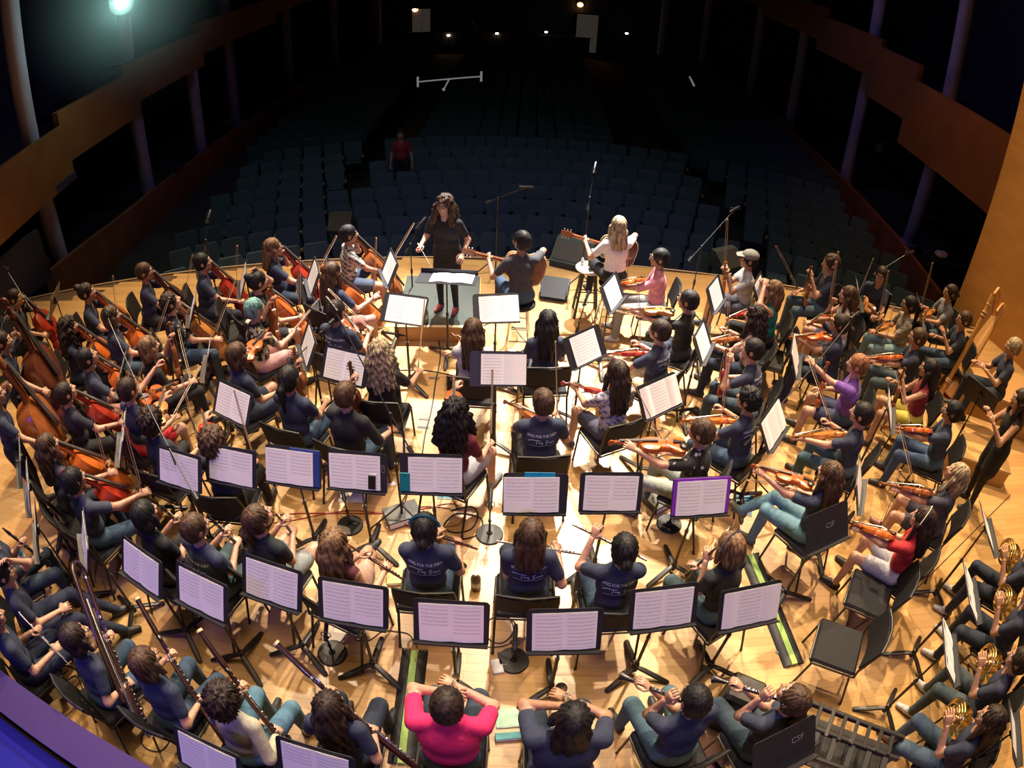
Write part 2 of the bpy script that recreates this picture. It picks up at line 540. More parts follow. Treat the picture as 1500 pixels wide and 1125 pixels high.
# ---- head (star-shaped grid, denser in front), colour slots 0 skin 1 lip 2 eye white 3 iris 4 brow
def head_data():
    prims = [('e', V3(0, -.012, .030), rx(0), (.073, .092, .086)), ('e', V3(0, .022, -.030), rx(0), (.058, .066, .082)),
             ('e', V3(0, .034, -.072), rx(0), (.043, .042, .036)), ('c', V3(0, .070, -.094), V3(0, .068, -.094), .016, .016),
             ('c', V3(0, .090, .012), V3(0, .108, -.030), .007, .011), ('c', V3(-.012, .094, -.034), V3(.012, .094, -.034), .008, .008),
             ('c', V3(-.036, .078, .026), V3(.036, .078, .026), .010, .010), ('c', V3(-.038, .062, -.022), V3(-.036, .060, -.024), .024, .024),
             ('c', V3(.038, .062, -.022), V3(.036, .060, -.024), .024, .024), ('c', V3(-.017, .084, -.062), V3(.017, .084, -.062), .008, .008)]

    def sdf(p):
        D = None
        for q in prims:
            d = Field.dist(q, p[:, 0], p[:, 1], p[:, 2])
            if D is None: D = d
            else:
                k = .012
                hh = np.clip(0.5 + 0.5 * (D - d) / k, 0, 1); D = D * (1 - hh) + d * hh - k * hh * (1 - hh)
        for sx in (-1, 1):
            d = np.linalg.norm(p - V3(sx * .031, .100, .004), axis=1) - .015
            D = np.maximum(D, -d)
        return D
    n, m = 34, 24
    dirs = []
    for i in range(m + 1):
        a = PI * i / m
        for j in range(n):
            b = 2 * PI * j / n
            b = b - 0.42 * math.sin(b)      # crowd columns round b = 0 (the face, +Y)
            dirs.append((math.sin(a) * math.sin(b), math.sin(a) * math.cos(b), math.cos(a)))
    d = np.array(dirs); lo = np.full(len(d), 0.02); hi = np.full(len(d), 0.18)
    for _ in range(16):
        mid = (lo + hi) / 2
        ins = sdf(d * mid[:, None]) < 0
        lo = np.where(ins, mid, lo); hi = np.where(ins, hi, mid)
    V = d * lo[:, None]
    F = []
    for i in range(m):
        for j in range(n):
            F.append((i * n + j, i * n + (j + 1) % n, (i + 1) * n + (j + 1) % n, (i + 1) * n + j))
    F = [tuple(reversed(f)) for f in F]
    C = np.zeros(len(V), int)
    C[(np.abs(V[:, 0]) < .021) & (V[:, 1] > .07) & (np.abs(V[:, 2] + .061) < .009)] = 1
    C[((V[:, 2] > .034) & (V[:, 1] < .058)) | (V[:, 2] > .078) | ((V[:, 1] < -.035) & (V[:, 2] > -.055))] = 4
    mb = MB()
    for sx in (-1, 1):
        mb.sphere((sx * .075, -.008, -.004), (.010, .020, .030), 8, 6)
    ne = len(mb.v)
    for sx in (-1, 1):
        mb.sphere((sx * .031, .080, .004), (.013, .012, .010), 8, 6)
    n2 = len(mb.v)
    for sx in (-1, 1):
        mb.sphere((sx * .031, .089, .004), (.006, .005, .006), 6, 4)
    n3 = len(mb.v)
    for sx in (-1, 1):
        mb.tube([(sx * .014, .091, .020), (sx * .030, .088, .025), (sx * .046, .076, .021)], [.003, .004, .002], 5)
    C2 = np.zeros(len(mb.v), int); C2[ne:n2] = 2; C2[n2:n3] = 3; C2[n3:] = 4
    Vx = np.concatenate([V, np.array(mb.v)])
    Fx = F + [tuple(i + len(V) for i in f) for f in mb.f]
    return Vx, Fx, np.concatenate([C, C2])


HEAD = head_data()


def hand_data(curl, spread=1.0, thumb=0.6):
    """left hand seen from above: wrist at 0, fingers along +Y, palm -Z, thumb +X side"""
    mb = MB()
    mb.tube([(0, -.015, 0), (0, .012, 0), (.002, .045, 0), (.0, .085, .001), (0, .098, 0)], [.024, .026, .038, .040, .033], 10, squash=(1.0, .42), up=(0, 0, 1))
    for x, L, ang in ((-.030, .060, -.16), (-.011, .074, -.05), (.010, .080, .04), (.030, .072, .14)):
        p = Vector((x, .088, .001)); a = 0.12 + curl * 0.25; pts = [p - Vector((0, .02, 0)), p.copy()]
        for seg, f in ((.45, 1.0), (.31, 1.0), (.24, .8)):
            d = Vector((math.sin(ang * spread) * math.cos(a), math.cos(ang * spread) * math.cos(a), -math.sin(a)))
            p = p + d * (L * seg); pts.append(p.copy()); a += curl * f
        mb.tube(pts, [.0095, .0095, .0085, .0078, .0055], 6)
    t0 = Vector((.026, .020, -.004)); t1 = t0 + Vector((.026, .028, -.010)); t2 = t1 + Vector((.012 - .02 * curl, .028, -.010 - .012 * curl)); t3 = t2 + Vector((.002 - .02 * curl, .022, -.010 * curl - .002))
    mb.tube([t0, t1, t2, t3], [.014, .012, .0098, .0065], 6)
    return np.array(mb.v), mb.f


HANDS = {'grip': hand_data(1.15, .6), 'half': hand_data(0.62), 'flat': hand_data(0.22)}


def hair_meshes():
    out = {}
    shell = ('e', V3(0, -.016, .020), rx(0), (.085, .104, .100))
    lower = ('e', V3(0, -.040, -.030), rx(0), (.079, .070, .080))

    def build(style, prims, cut=None, wob=.003, fr=70, h=.0085, cutface=True, lo=(-.19, -.26, -.50), hi=(.19, .14, .17)):
        F = Field(lo, hi, h, k=.02)
        for p in prims: F.put(p)
        if cutface:
            F.put(('e', V3(0, .120, -.050), rx(0), (.066, .092, .104)), sub=True, k=.008)
            F.put(('e', V3(0, .055, -.090), rx(0), (.060, .070, .085)), sub=True, k=.008)
        if style in ('short', 'spiky', 'bun'):
            for q in (-1, 1): F.put(('e', V3(q * .094, .002, -.022), rx(0), (.028, .036, .046)), sub=True, k=.006)
        if cut is not None:
            F.put(('e', V3(0, -.02, cut - .35), rx(0), (.35, .35, .35)), sub=True, k=.01)
        V, Q = snet(F.D, F.lo, h)
        a = np.arctan2(V[:, 0], -V[:, 1] - .01)
        n = V - V3(0, -.01, .0); n[:, 2] *= .4; n /= np.linalg.norm(n, axis=1)[:, None] + 1e-9
        V = V + n * (wob * 1.5 * (np.sin(a * fr * .3 + V[:, 2] * 25) + .7 * np.sin(V[:, 2] * fr + a * 5 + np.sin(a * 9) * 2)))[:, None]
        out[style] = (V, Q)
    side = lambda x: [('c', V3(x * .082, .010, -.02), V3(x * .090, .015, -.20), .026, .020)]
    build('short', [('e', V3(0, -.016, .020), rx(0), (.085, .104, .104)), lower], cut=-.060, wob=.0015, fr=90)
    build('spiky', [('e', V3(0, -.012, .028), rx(0), (.088, .104, .100)), lower], cut=-.055, wob=.005, fr=110)
    build('curly', [('e', V3(0, -.016, .028), rx(0), (.102, .118, .108)), ('e', V3(0, -.05, -.03), rx(0), (.098, .082, .09))], cut=-.085, wob=.007, fr=95)
    build('bob', [shell, lower, ('e', V3(0, -.045, -.070), rx(0), (.098, .066, .090))] + [('c', V3(s_ * .080, .02, -.01), V3(s_ * .084, .028, -.11), .022, .020) for s_ in (-1, 1)], cut=-.15, wob=.002)
    build('long', [shell, lower, ('c', V3(0, -.085, -.04), V3(0, -.135, -.30), .075, .055), ('c', V3(-.05, -.07, -.05), V3(-.065, -.115, -.33), .05, .03), ('c', V3(.05, -.07, -.05), V3(.065, -.115, -.33), .05, .03)] + side(-1) + side(1), wob=.003, fr=60)
    build('straight', [shell, lower, ('c', V3(-.045, -.07, -.06), V3(-.055, -.105, -.22), .052, .040), ('c', V3(.045, -.07, -.06), V3(.055, -.105, -.22), .052, .040), ('c', V3(0, -.085, -.05), V3(0, -.12, -.23), .05, .04)] + [('c', V3(s_ * .082, .012, -.02), V3(s_ * .088, .01, -.14), .024, .022) for s_ in (-1, 1)], wob=.0018, fr=50)
    build('wavy', [('e', V3(0, -.016, .022), rx(0), (.090, .107, .102)), lower, ('c', V3(-.06, -.06, -.05), V3(-.095, -.10, -.26), .066, .055), ('c', V3(.06, -.06, -.05), V3(.095, -.10, -.26), .066, .055), ('c', V3(0, -.08, -.05), V3(0, -.13, -.30), .07, .05)] + [('c', V3(s_ * .088, .02, -.02), V3(s_ * .110, .05, -.20), .030, .034) for s_ in (-1, 1)], wob=.008, fr=85)
    build('ponytail', [shell, lower, ('c', V3(0, -.105, .015), V3(0, -.150, -.03), .026, .034), ('c', V3(0, -.150, -.03), V3(0, -.165, -.26), .034, .014)], cut=None, wob=.002)
    build('bun', [shell, ('e', V3(0, -.03, -.01), rx(0), (.078, .078, .070)), ('c', V3(0, -.095, .085), V3(0, -.105, .09), .042, .042)], cut=-.075, wob=.0025)
    build('lowbun', [shell, lower, ('c', V3(0, -.125, -.015), V3(0, -.13, -.02), .040, .040)], cut=-.085, wob=.0025)
    return out


HAIR = hair_meshes()
HCOL = dict(bk=(.010, .009, .010), db=(.026, .015, .011), br=(.060, .032, .018), lb=(.15, .085, .042), bl=(.36, .24, .12), gb=(.30, .24, .15), gi=(.24, .10, .045), tl=(.13, .27, .26))
HMAT = {k: hair_mat(k, v) for k, v in HCOL.items()}
_haircache = {}


def hair_mesh(style, col):
    if (style, col) not in _haircache:
        V, Q = HAIR[style]
        me = bpy.data.meshes.new('hair')
        me.from_pydata(V.tolist(), [], Q.tolist())
        me.materials.append(HMAT[col])
        me.polygons.foreach_set('use_smooth', [True] * len(Q))
        _haircache[(style, col)] = me
    return _haircache[(style, col)]


SKINS = [(.50, .275, .185), (.38, .205, .125), (.30, .155, .085), (.115, .055, .032)]


def npv(v): return np.array([v[0], v[1], v[2]], float)


def ik(s, t, L1, L2, hint):
    s, t, hint = npv(s), npv(t), npv(hint)
    d = t - s; L = np.linalg.norm(d)
    if L > (L1 + L2) * .985:
        t = s + d / L * (L1 + L2) * .985; d = t - s; L = np.linalg.norm(d)
    if L < abs(L1 - L2) + .03:
        t = s + d / max(L, 1e-6) * (abs(L1 - L2) + .03); d = t - s; L = np.linalg.norm(d)
    u = d / L
    a = (L1 * L1 - L2 * L2 + L * L) / (2 * L)
    hh = math.sqrt(max(L1 * L1 - a * a, 0))
    n = hint - u * (hint @ u); n /= np.linalg.norm(n) + 1e-9
    return s + u * a + n * hh, t


def print_mesh():
    """the words on the back of the event shirts, as a flat outline to be laid on each back"""
    V, F = [], []

    def take(body, size, x, z, shear=0.0):
        c = bpy.data.curves.new('t', 'FONT'); c.body = body; c.size = size; c.align_x = 'CENTER'; c.resolution_u = 2; c.shear = shear
        o = bpy.data.objects.new('t', c); COL.objects.link(o)
        dg = bpy.context.evaluated_depsgraph_get(); me = o.evaluated_get(dg).to_mesh()
        b = len(V)
        V.extend([(x + v.co.x, z + v.co.y) for v in me.vertices]); F.extend([tuple(b + i for i in p.vertices) for p in me.polygons])
        o.evaluated_get(dg).to_mesh_clear(); bpy.data.objects.remove(o); bpy.data.curves.remove(c)
    take('SING FOR THE DAY!', .036, 0, 0)
    nv, nf = len(V), len(F)
    # signature strokes under the words and the thin underline
    def stroke(pts, w_=.0028):
        for a, b in zip(pts[:-1], pts[1:]):
            d = Vector((b[0] - a[0], b[1] - a[1])).normalized() * w_; n = Vector((-d.y, d.x))
            k = len(V)
            V.extend([(a[0] + n.x, a[1] + n.y), (a[0] - n.x, a[1] - n.y), (b[0] - n.x, b[1] - n.y), (b[0] + n.x, b[1] + n.y)]); F.append((k, k + 1, k + 2, k + 3))
    stroke([(-.15, -.045), (-.12, -.03), (-.08, -.028), (-.02, -.030)])
    stroke([(-.055, -.028), (-.065, -.075)])
    stroke([(-.045, -.060), (-.035, -.048), (-.025, -.062), (-.015, -.048), (-.008, -.062), (.002, -.046), (.006, -.068), (-.004, -.086)])
    stroke([(.065, -.032), (.045, -.036), (.040, -.046), (.058, -.055), (.055, -.070), (.035, -.072)])
    stroke([(.072, -.064), (.080, -.052), (.088, -.064), (.097, -.052), (.106, -.064), (.120, -.056), (.135, -.062)])
    stroke([(-.14, -.098), (-.10, -.092), (-.04, -.097), (.03, -.090), (.09, -.096), (.14, -.091)], .0022)
    return (V[:nv], F[:nf]), (V[nv:], [tuple(i - nv for i in f) for f in F[nf:]])


PRINTS = print_mesh()
PRINTM = mat('white_shirt_print', (.62, .64, .72), .8, noise=.08)
GLASSM = mat('dark_glasses_frame', (.02, .015, .015), .3, noise=.1)


def pattern(kind, V, base, alt):
    C = np.tile(np.array(base), (len(V), 1))
    q = np.floor(V / .032).astype(int)
    hsh = (q[:, 0] * 73856093 ^ q[:, 1] * 19349663 ^ q[:, 2] * 83492791) & 1023
    if kind == 'floral':
        C[hsh < 330] = alt; C[(hsh > 900)] = (.30, .22, .10)
    elif kind == 'dots':
        q = np.floor(V / .022).astype(int); hsh = (q[:, 0] * 73856093 ^ q[:, 1] * 19349663 ^ q[:, 2] * 83492791) & 1023
        C[hsh < 60] = alt
    elif kind == 'blotch':
        n = np.sin(V[:, 0] * 90 + 3 * np.sin(V[:, 2] * 60)) + np.sin(V[:, 2] * 85 + V[:, 1] * 60)
        C[n > .35] = alt
    elif kind == 'stripe':
        C[np.sin(V[:, 0] * 210) > 0.1] = alt
    return C


NAVY = (.026, .034, .066); BLK = (.010, .010, .012); WHT = (.62, .62, .62)
JEAN = (.030, .060, .105); LJEAN = (.10, .21, .28); DJEAN = (.014, .022, .042)


def person(px, py, hd=None, off=0, pose='rest', hair=('short', 'db'), top=NAVY, bot=JEAN, skin=0, yaw=0, pitch=0, lean=6, label='', w=1.0, z0=0.0,
           back=False, shorts=False, skirt=False, sleeve='short', pat=None, shoe=(.03, .03, .035), L=None, R=None, knees=.15, kneel=.44, glasses=False, band=None,
           feet=None, standing=False, sunglasses=False, wide=1.0, face_target=(-1.1, 8.1), Lh='half', Rh='grip', Lpalm=None, Rpalm=None, cross=False, lh=None, rh=None, tall=1.0, grp=None, wrist=None, cap=None):
    lam = rad(lean)
    sv = V3(0, math.sin(lam), math.cos(lam))
    pz = .555 if not standing else .94
    P = V3(0, 0, pz)
    Nk = P + sv * .49
    ndir = V3(0, math.sin(lam * .5) + .08, 1); ndir /= np.linalg.norm(ndir)
    Hc = Nk + ndir * .185
    hp = at(px, py, (Hc[2]) * tall + z0)
    if hd is None:
        hd = math.degrees(math.atan2(face_target[0] - hp.x, face_target[1] - hp.y)) + off
    a = rad(hd)
    ox = hp.x - (math.cos(a) * Hc[0] + math.sin(a) * Hc[1]) * tall
    oy = hp.y - (-math.sin(a) * Hc[0] + math.cos(a) * Hc[1]) * tall
    MW = heading((ox, oy, z0), hd) @ Matrix.Scale(tall, 4)
    dist = math.hypot(hp.x, hp.y)
    h = .0125 if dist < 4.5 else (.014 if dist < 7.5 else .0165)
    sk = SKINS[skin]
    prims = []   # (prim, colour id)
    add = lambda p, c: prims.append((p, c))
    R_ = rx(-lam)
    E = lambda c, r, col: add(('e', c, R_, r), col)
    C = lambda a_, b_, ra, rb, col: add(('c', npv(a_), npv(b_), ra, rb), col)
    ww = w
    E(P + V3(0, -.01, -.01), (.168 * ww, .125 * ww, .125), 'bot')
    E(P + sv * .13, (.148 * ww, .115 * ww, .13), 'top')
    E(P + sv * .30 + V3(0, -.005, 0), (.162 * ww, .112 * ww, .17), 'top')
    shx = .152 * wide
    C(Nk + V3(-shx * .85, -.01, -.062), Nk + V3(shx * .85, -.01, -.062), .058, .058, 'top')
    C(Nk + V3(-.05, -.01, -.02), Nk + V3(.05, -.01, -.02), .052, .052, 'top')
    C(Nk + V3(0, .0, -.02), Hc + V3(0, -.015, -.05), .052, .050, 'skin')
    # arms
    hands = []
    L = L if L is not None else (-.12, .34, .66) if not standing else (-.26, .1, .85)
    R = R if R is not None else (.12, .34, .66) if not standing else (.26, .1, .85)
    for sx, T, hint, hk, palm in ((-1, L, lh, Lh, Lpalm), (1, R, rh, Rh, Rpalm)):
        sh = Nk + V3(sx * shx, -.01, -.070)
        el, wr = ik(sh, T, .275, .245, hint if hint is not None else (sx * .42, -.45, -.9))
        up = el - sh
        C(sh, el, .045, .037, 'skin')
        if sleeve == 'short': C(sh, sh + up * .60, .060, .054, 'top')
        elif sleeve == 'long': C(sh, el, .058, .047, 'top'); C(el, el + (wr - el) * .88, .046, .034, 'top')
        elif sleeve == 'none': pass
        elif sleeve == 'half': C(sh, el, .060, .050, 'top')
        C(el, wr, .037, .024, 'skin')
        d = wr - el; d /= np.linalg.norm(d)
        pn = npv(palm) if palm is not None else V3(-sx * .5, .1, -.85)
        Z = -(pn - d * (pn @ d)); Z /= np.linalg.norm(Z) + 1e-9
        X = np.cross(d, Z)
        hands.append((sx, wr, np.stack([X, d, Z], 1), hk))
    # legs
    if not standing:
        for sx in (-1, 1):
            hip = V3(sx * .088, .02, pz - .035)
            kx = sx * knees
            kn = V3(kx, kneel, .50)
            an = V3(sx * (knees + .01), kneel + .02, .085)
            if feet is not None: an = V3(sx * (knees * .7 + .02), kneel + feet, .085)
            if cross and sx > 0: kn = V3(-.02, kneel + .02, .60); an = V3(-.20, kneel + .22, .34)
            if skirt:
                C(hip, kn + (hip - kn) * .12, .105, .088, 'bot'); C(hip, kn, .080, .055, 'skin'); C(kn, an, .052, .034, 'skin')
            elif shorts:
                C(hip, hip + (kn - hip) * .62, .102, .088, 'bot'); C(hip, kn, .086, .056, 'skin'); C(kn, an, .053, .034, 'skin')
            else:
                C(hip, kn, .096, .068, 'bot'); C(kn, an, .064, .047, 'bot')
            if skirt and sx > 0: C(V3(0, .05, pz - .03), V3(0, kneel - .12, .50), .10, .08, 'bot')
            fd = V3(sx * .12, 1, 0)
            C(an + V3(0, -.03, -.045), an + fd * .05 + V3(0, 0, -.045), .038, .037, 'shoe')
            C(an + fd * .05 + V3(0, 0, -.045), an + fd * .15 + V3(0, 0, -.055), .038, .030, 'shoe')
    else:
        for sx in (-1, 1):
            hip = V3(sx * .09, 0, pz - .06); kn = V3(sx * .105, .03, .49); an = V3(sx * .11, -.02, .085)
            C(hip, kn, .098, .062, 'bot'); C(kn, an, .056, .038, 'bot')
            if skirt: C(V3(sx * .06, 0, pz + .02), V3(sx * .085, .01, pz - .30), .120, .110, 'top')
            fd = V3(sx * .12, 1, 0)
            C(an + V3(0, -.03, -.045), an + fd * .05 + V3(0, 0, -.045), .036, .036, 'shoe')
            C(an + fd * .05 + V3(0, 0, -.045), an + fd * .15 + V3(0, 0, -.055), .036, .028, 'shoe')
    lo = np.full(3, 9.); hi = np.full(3, -9.)
    for p, c in prims:
        if p[0] == 'c':
            r = max(p[3], p[4]); lo = np.minimum(lo, np.minimum(p[1], p[2]) - r); hi = np.maximum(hi, np.maximum(p[1], p[2]) + r)
        else:
            r = max(p[3]); lo = np.minimum(lo, p[1] - r); hi = np.maximum(hi, p[1] + r)
    F = Field(lo - .03, hi + .03, h)
    for p, c in prims: F.put(p)
    V, Q = snet(F.D, F.lo, h)
    D = np.stack([Field.dist(p, V[:, 0], V[:, 1], V[:, 2]) for p, c in prims], 1)
    names = np.array([c for p, c in prims])[D.argmin(1)]
    Cc = np.zeros((len(V), 4))
    tp, bt = np.array(top), np.array(bot)
    for nm, c, ro in (('skin', sk, .5), ('top', top, .85), ('bot', bot, .85), ('shoe', shoe, .55)):
        m = names == nm
        if nm == 'top' and pat:
            Cc[m, :3] = pattern(pat[0], V[m], top, pat[1])
        elif nm == 'bot' and pat and len(pat) > 2:
            Cc[m, :3] = pattern(pat[2], V[m], bot, pat[3])
        else:
            Cc[m, :3] = c
        Cc[m, 3] = ro
    # head and hands join the same surface
    Vs = [V]; Fs = Q.tolist(); Cs = [Cc]; nb = len(V)
    HM = Matrix.Translation(Vector(Hc)) @ Matrix.Rotation(-rad(yaw), 4, 'Z') @ Matrix.Rotation(rad(pitch), 4, 'X') @ Matrix.Scale(1.13, 4)
    hm = np.array(HM)
    hv, hf, hc = HEAD
    Vs.append(hv @ hm[:3, :3].T + hm[:3, 3])
    Fs += [tuple(i + nb for i in f) for f in hf]; nb += len(hv)
    hcol = HCOL[hair[1]]
    slot = np.array([(*sk, .48), (sk[0] * .85, sk[1] * .55, sk[2] * .55, .4), (.7, .68, .66, .3), (.03, .02, .015, .2), (hcol[0] * .8, hcol[1] * .8, hcol[2] * .8, .7)])
    Cs.append(slot[hc])
    for sx, wr, B, hk in hands:
        v, f = HANDS[hk]
        v = v.copy()
        if sx > 0: v[:, 0] *= -1
        Vs.append(v @ B.T + wr)
        Fs += [tuple(i + nb for i in (ff if sx < 0 else ff[::-1])) for ff in f]; nb += len(v)
        Cs.append(np.tile(np.array((*sk, .5)), (len(v), 1)))
    Vs = np.concatenate(Vs); Cs = np.concatenate(Cs)
    me = bpy.data.meshes.new('person')
    me.from_pydata(Vs.tolist(), [], Fs)
    me.polygons.foreach_set('use_smooth', [True] * len(me.polygons))
    at_ = me.attributes.new('col', 'FLOAT_COLOR', 'POINT'); at_.data.foreach_set('color', Cs.astype(np.float32).ravel())
    me.materials.append(BODY)
    ob = link('person', me, None, MW, label, 'person', grp)
    if hair[0] != 'none':
        link('hair', hair_mesh(*hair), ob, HM)
    if glasses or sunglasses:
        mb = MB()
        for sx in (-1, 1):
            pts = [(sx * .033 + .021 * math.cos(t), .104, .004 + .016 * math.sin(t)) for t in np.linspace(0, 2 * PI, 11)[:-1]]
            mb.tube(pts, .0022, 5, loop=True, up=(0, 1, 0))
            mb.tube([(sx * .054, .102, .006), (sx * .082, .0, .002)], .002, 4)
        mb.tube([(-.012, .106, .006), (.012, .106, .006)], .002, 4)
        link('glasses', mb.mesh('glasses', GLASSM), ob, HM @ (Matrix.Translation((0, -.03, .075)) if sunglasses else Matrix.Identity(4)))
    if band:
        mb = MB()
        pts = [(.093 * math.cos(t), -.002 - .01 * math.sin(t), .022 + .104 * math.sin(t)) for t in np.linspace(-.1, PI + .1, 16)]
        mb.tube(pts, .011, 6, squash=(1.0, .35), up=(0, 1, 0))
        link('headband', mb.mesh('headband', mat('band_' + '_'.join(str(int(c * 99)) for c in band), band, .6, noise=.1)), ob, HM)
    if back:
        bv = BVHTree.FromPolygons(V.tolist(), Q.tolist())
        z = P[2] + .375
        for nm, (pv, pf) in zip(('shirt_lettering', 'shirt_signature'), PRINTS):
            vs = []
            for u, v in pv:
                hit = bv.ray_cast(Vector((u * .82, -1, z + v * .9)), Vector((0, 1, 0)))
                y = hit[0].y if hit[0] is not None else -.11
                vs.append((u * .82, y - .005, z + v * .9))
            pm = bpy.data.meshes.new(nm); pm.from_pydata(vs, [], pf); pm.materials.append(PRINTM)
            link(nm, pm, ob, label='white printed words on the shirt back' if nm == 'shirt_lettering' else 'white signature and line under the words')
    if wrist is not None:
        sx, wr, B, hk = hands[0]
        c = Vector(wr) - Vector(B[:, 1]) * .03
        X_, Z_ = Vector(B[:, 0]), Vector(B[:, 2])
        mb = MB(); mb.tube([c + X_ * .031 * math.cos(t) + Z_ * .027 * math.sin(t) for t in np.linspace(0, 2 * PI, 13)[:-1]], .012, 6, loop=True)
        link('wristband', mb.mesh('wristband', mat('band_' + '_'.join(str(int(c_ * 99)) for c_ in wrist), wrist, .6, noise=.1)), ob)
    if cap is not None:
        cm = mat('cap_cloth', cap, .85, noise=.15)
        mb = MB(); mb.sphere((0, -.014, .055), (.090, .108, .075), 16, 8)
        o_ = link('cap', mb.mesh('cap', cm), ob, HM)
        mb = MB(); mb.hull([(x * .075, .075, .055) for x in (-1, 1)] + [(x * .05, .155, .042) for x in (-1, 1)] + [(x * .075, .075, .061) for x in (-1, 1)] + [(x * .05, .155, .047) for x in (-1, 1)] + [(0, .165, .045)])
        link('brim', mb.mesh('brim', cm), o_)
    return ob, MW, hd
# ------------------------------------------------------------------ instruments
HALF = [(.0, .0), (.12, .004), (.215, .03), (.272, .085), (.29, .155), (.277, .225), (.245, .29), (.215, .335), (.182, .345), (.160, .40), (.152, .47), (.160, .545), (.188, .60), (.220, .615), (.235, .66), (.240, .74), (.228, .83), (.190, .925), (.125, .98), (.05, 1.0)]


def fiddle_outline(L, wide=1.0):
    r = [(x * L * wide, y * L) for x, y in HALF]
    return r + [(-x, y) for x, y in reversed(r[1:])]


def fiddle(name, cat, L, wood, total, rib, arch, wide=1.0, big=False):
    """body bottom at the origin, +Y to the scroll, top plate +Z"""
    p = Proto(name, cat)
    ol = fiddle_outline(L, wide)
    mb = MB(); mb.prism(ol, -rib / 2, rib / 2, arch=arch)
    mb.prism([(x * .97, y * .99 + L * .005) for x, y in ol], -rib / 2 - arch * .5, -rib / 2)
    b = p.part('body', mb, wood, angle=50)
    zt = rib / 2 + arch
    nl = total - L
    mb = MB(); mb.tube([(0, L * .97, rib * .1), (0, L + nl * .15, rib * .30), (0, L + nl * .62, rib * .28)], [L * .05, L * .036, L * .032], 8)
    p.part('neck', mb, wood)
    mb = MB()
    k = L * .030
    mb.hull([(sx * k * a, y, z) for sx in (-1, 1) for a, y, z in ((1.25, L * .62, zt + L * .035), (1.0, L + nl * .66, rib * .28 + L * .05), (1.1, L * .62, zt + L * .050), (.8, L + nl * .66, rib * .28 + L * .062))])
    p.part('fingerboard', mb, EBONY)
    mb = MB()
    y0 = L + nl * .62; zz = rib * .28
    mb.box((0, y0 + nl * .12, zz), (L * .065, nl * .26, L * .07), bev=L * .012)
    c = Vector((0, y0 + nl * .30, zz - L * .01))
    pts = []
    for i in range(14):
        a = i / 13 * 2.6 * PI; r = L * .060 * (1 - i / 17)
        pts.append((0, c.y + r * math.sin(a), c.z - r * math.cos(a) * .9))
    mb.tube(pts, [L * .030 * (1 - i / 30) for i in range(14)], 7, up=(1, 0, 0), squash=(1.25, .8))
    sc_ = p.part('scroll', mb, wood)
    mb = MB()
    mb.prism([(x * L * .5, y * L * .9) for x, y in ((-.12, 0), (-.11, .05), (-.05, .10), (.05, .10), (.11, .05), (.12, 0), (.06, .02), (0, .05), (-.06, .02))], -.008 * L, .008 * L, M=Matrix.Translation((0, L * .44, zt - L * .01)) @ Matrix.Rotation(PI / 2, 4, 'X'))
    p.part('bridge', mb, MAPLE)
    mb = MB(); mb.hull([(sx * L * a, L * y, zt + L * z) for sx in (-1, 1) for a, y, z in ((.028, .03, .0), (.055, .30, .02), (.026, .03, .025), (.05, .30, .045))])
    p.part('tailpiece', mb, EBONY)
    for i in range(4):
        mb = MB(); x = (i - 1.5) * L * .020
        mb.tube([(x * 1.3, L * .30, zt + L * .045), (x * 1.6, L * .44, zt + L * .082), (x * .7, L + nl * .66, rib * .28 + L * .07), (x * .4, y0 + nl * .15, zz + L * .03)], L * (.0035 if not big else .0028), 4)
        p.part('string', mb, STRING)
    for i in range(4):
        mb = MB(); s = (-1) ** i; y = y0 + nl * (.05 + .055 * i)
        mb.tube([(0, y, zz), (s * L * .085, y, zz)], [L * .010, L * .012], 6); mb.sphere((s * L * .10, y, zz), (L * .026, L * .012, L * .022), 6, 5)
        p.part('peg', mb, EBONY, sc_)
    for s in (-1, 1):
        mb = MB()
        mb.tube([(s * L * .095, L * .545, zt * .93), (s * L * .085, L * .50, zt * .97), (s * L * .115, L * .44, zt * .90), (s * L * .140, L * .38, zt * .78), (s * L * .125, L * .35, zt * .84)], [L * .013, L * .006, L * .010, L * .006, L * .013], 6, squash=(1, .35))
        p.part('sound_hole', mb, EBONY, b)
    if big:
        mb = MB(); mb.tube([(0, 0, 0), (0, -.30 * (L / .755) if L < 1 else -.22, 0)], [.006, .004], 6); p.part('endpin', mb, CHROME)
    else:
        mb = MB(); mb.sphere((-L * .14, L * .08, zt + L * .02), (L * .11, L * .10, L * .035), 10, 6); p.part('chin_rest', mb, EBONY, b)
    return p


def wood(name, c, c2=None):
    return mat(name, c, .28, noise=.28, nscale=3, stretch=(8, 1.5, 8), coat=.35)


W_OR = wood('orange_varnish', (.46, .105, .018)); W_BR = wood('brown_varnish', (.24, .070, .018)); W_RD = wood('red_varnish', (.26, .022, .010)); W_DK = wood('dark_brown_varnish', (.085, .022, .010)); W_GD = wood('golden_varnish', (.40, .155, .035))
VIOLIN = {k: fiddle('violin', 'violin', .355, m, .590, .034, .014) for k, m in dict(o=W_OR, b=W_BR, r=W_RD, g=W_GD).items()}
VIOLA = {k: fiddle('viola', 'viola', .415, m, .680, .040, .016) for k, m in dict(o=W_OR, b=W_BR, r=W_RD, g=W_GD, d=W_DK).items()}
CELLO = {k: fiddle('cello', 'cello', .755, m, 1.22, .115, .030, big=True) for k, m in dict(o=W_OR, b=W_BR, r=W_RD, g=W_GD, d=W_DK).items()}
BASS = {k: fiddle('double_bass', 'double bass', 1.10, m, 1.82, .19, .045, 1.02, big=True) for k, m in dict(b=W_BR, d=W_DK, o=W_OR).items()}


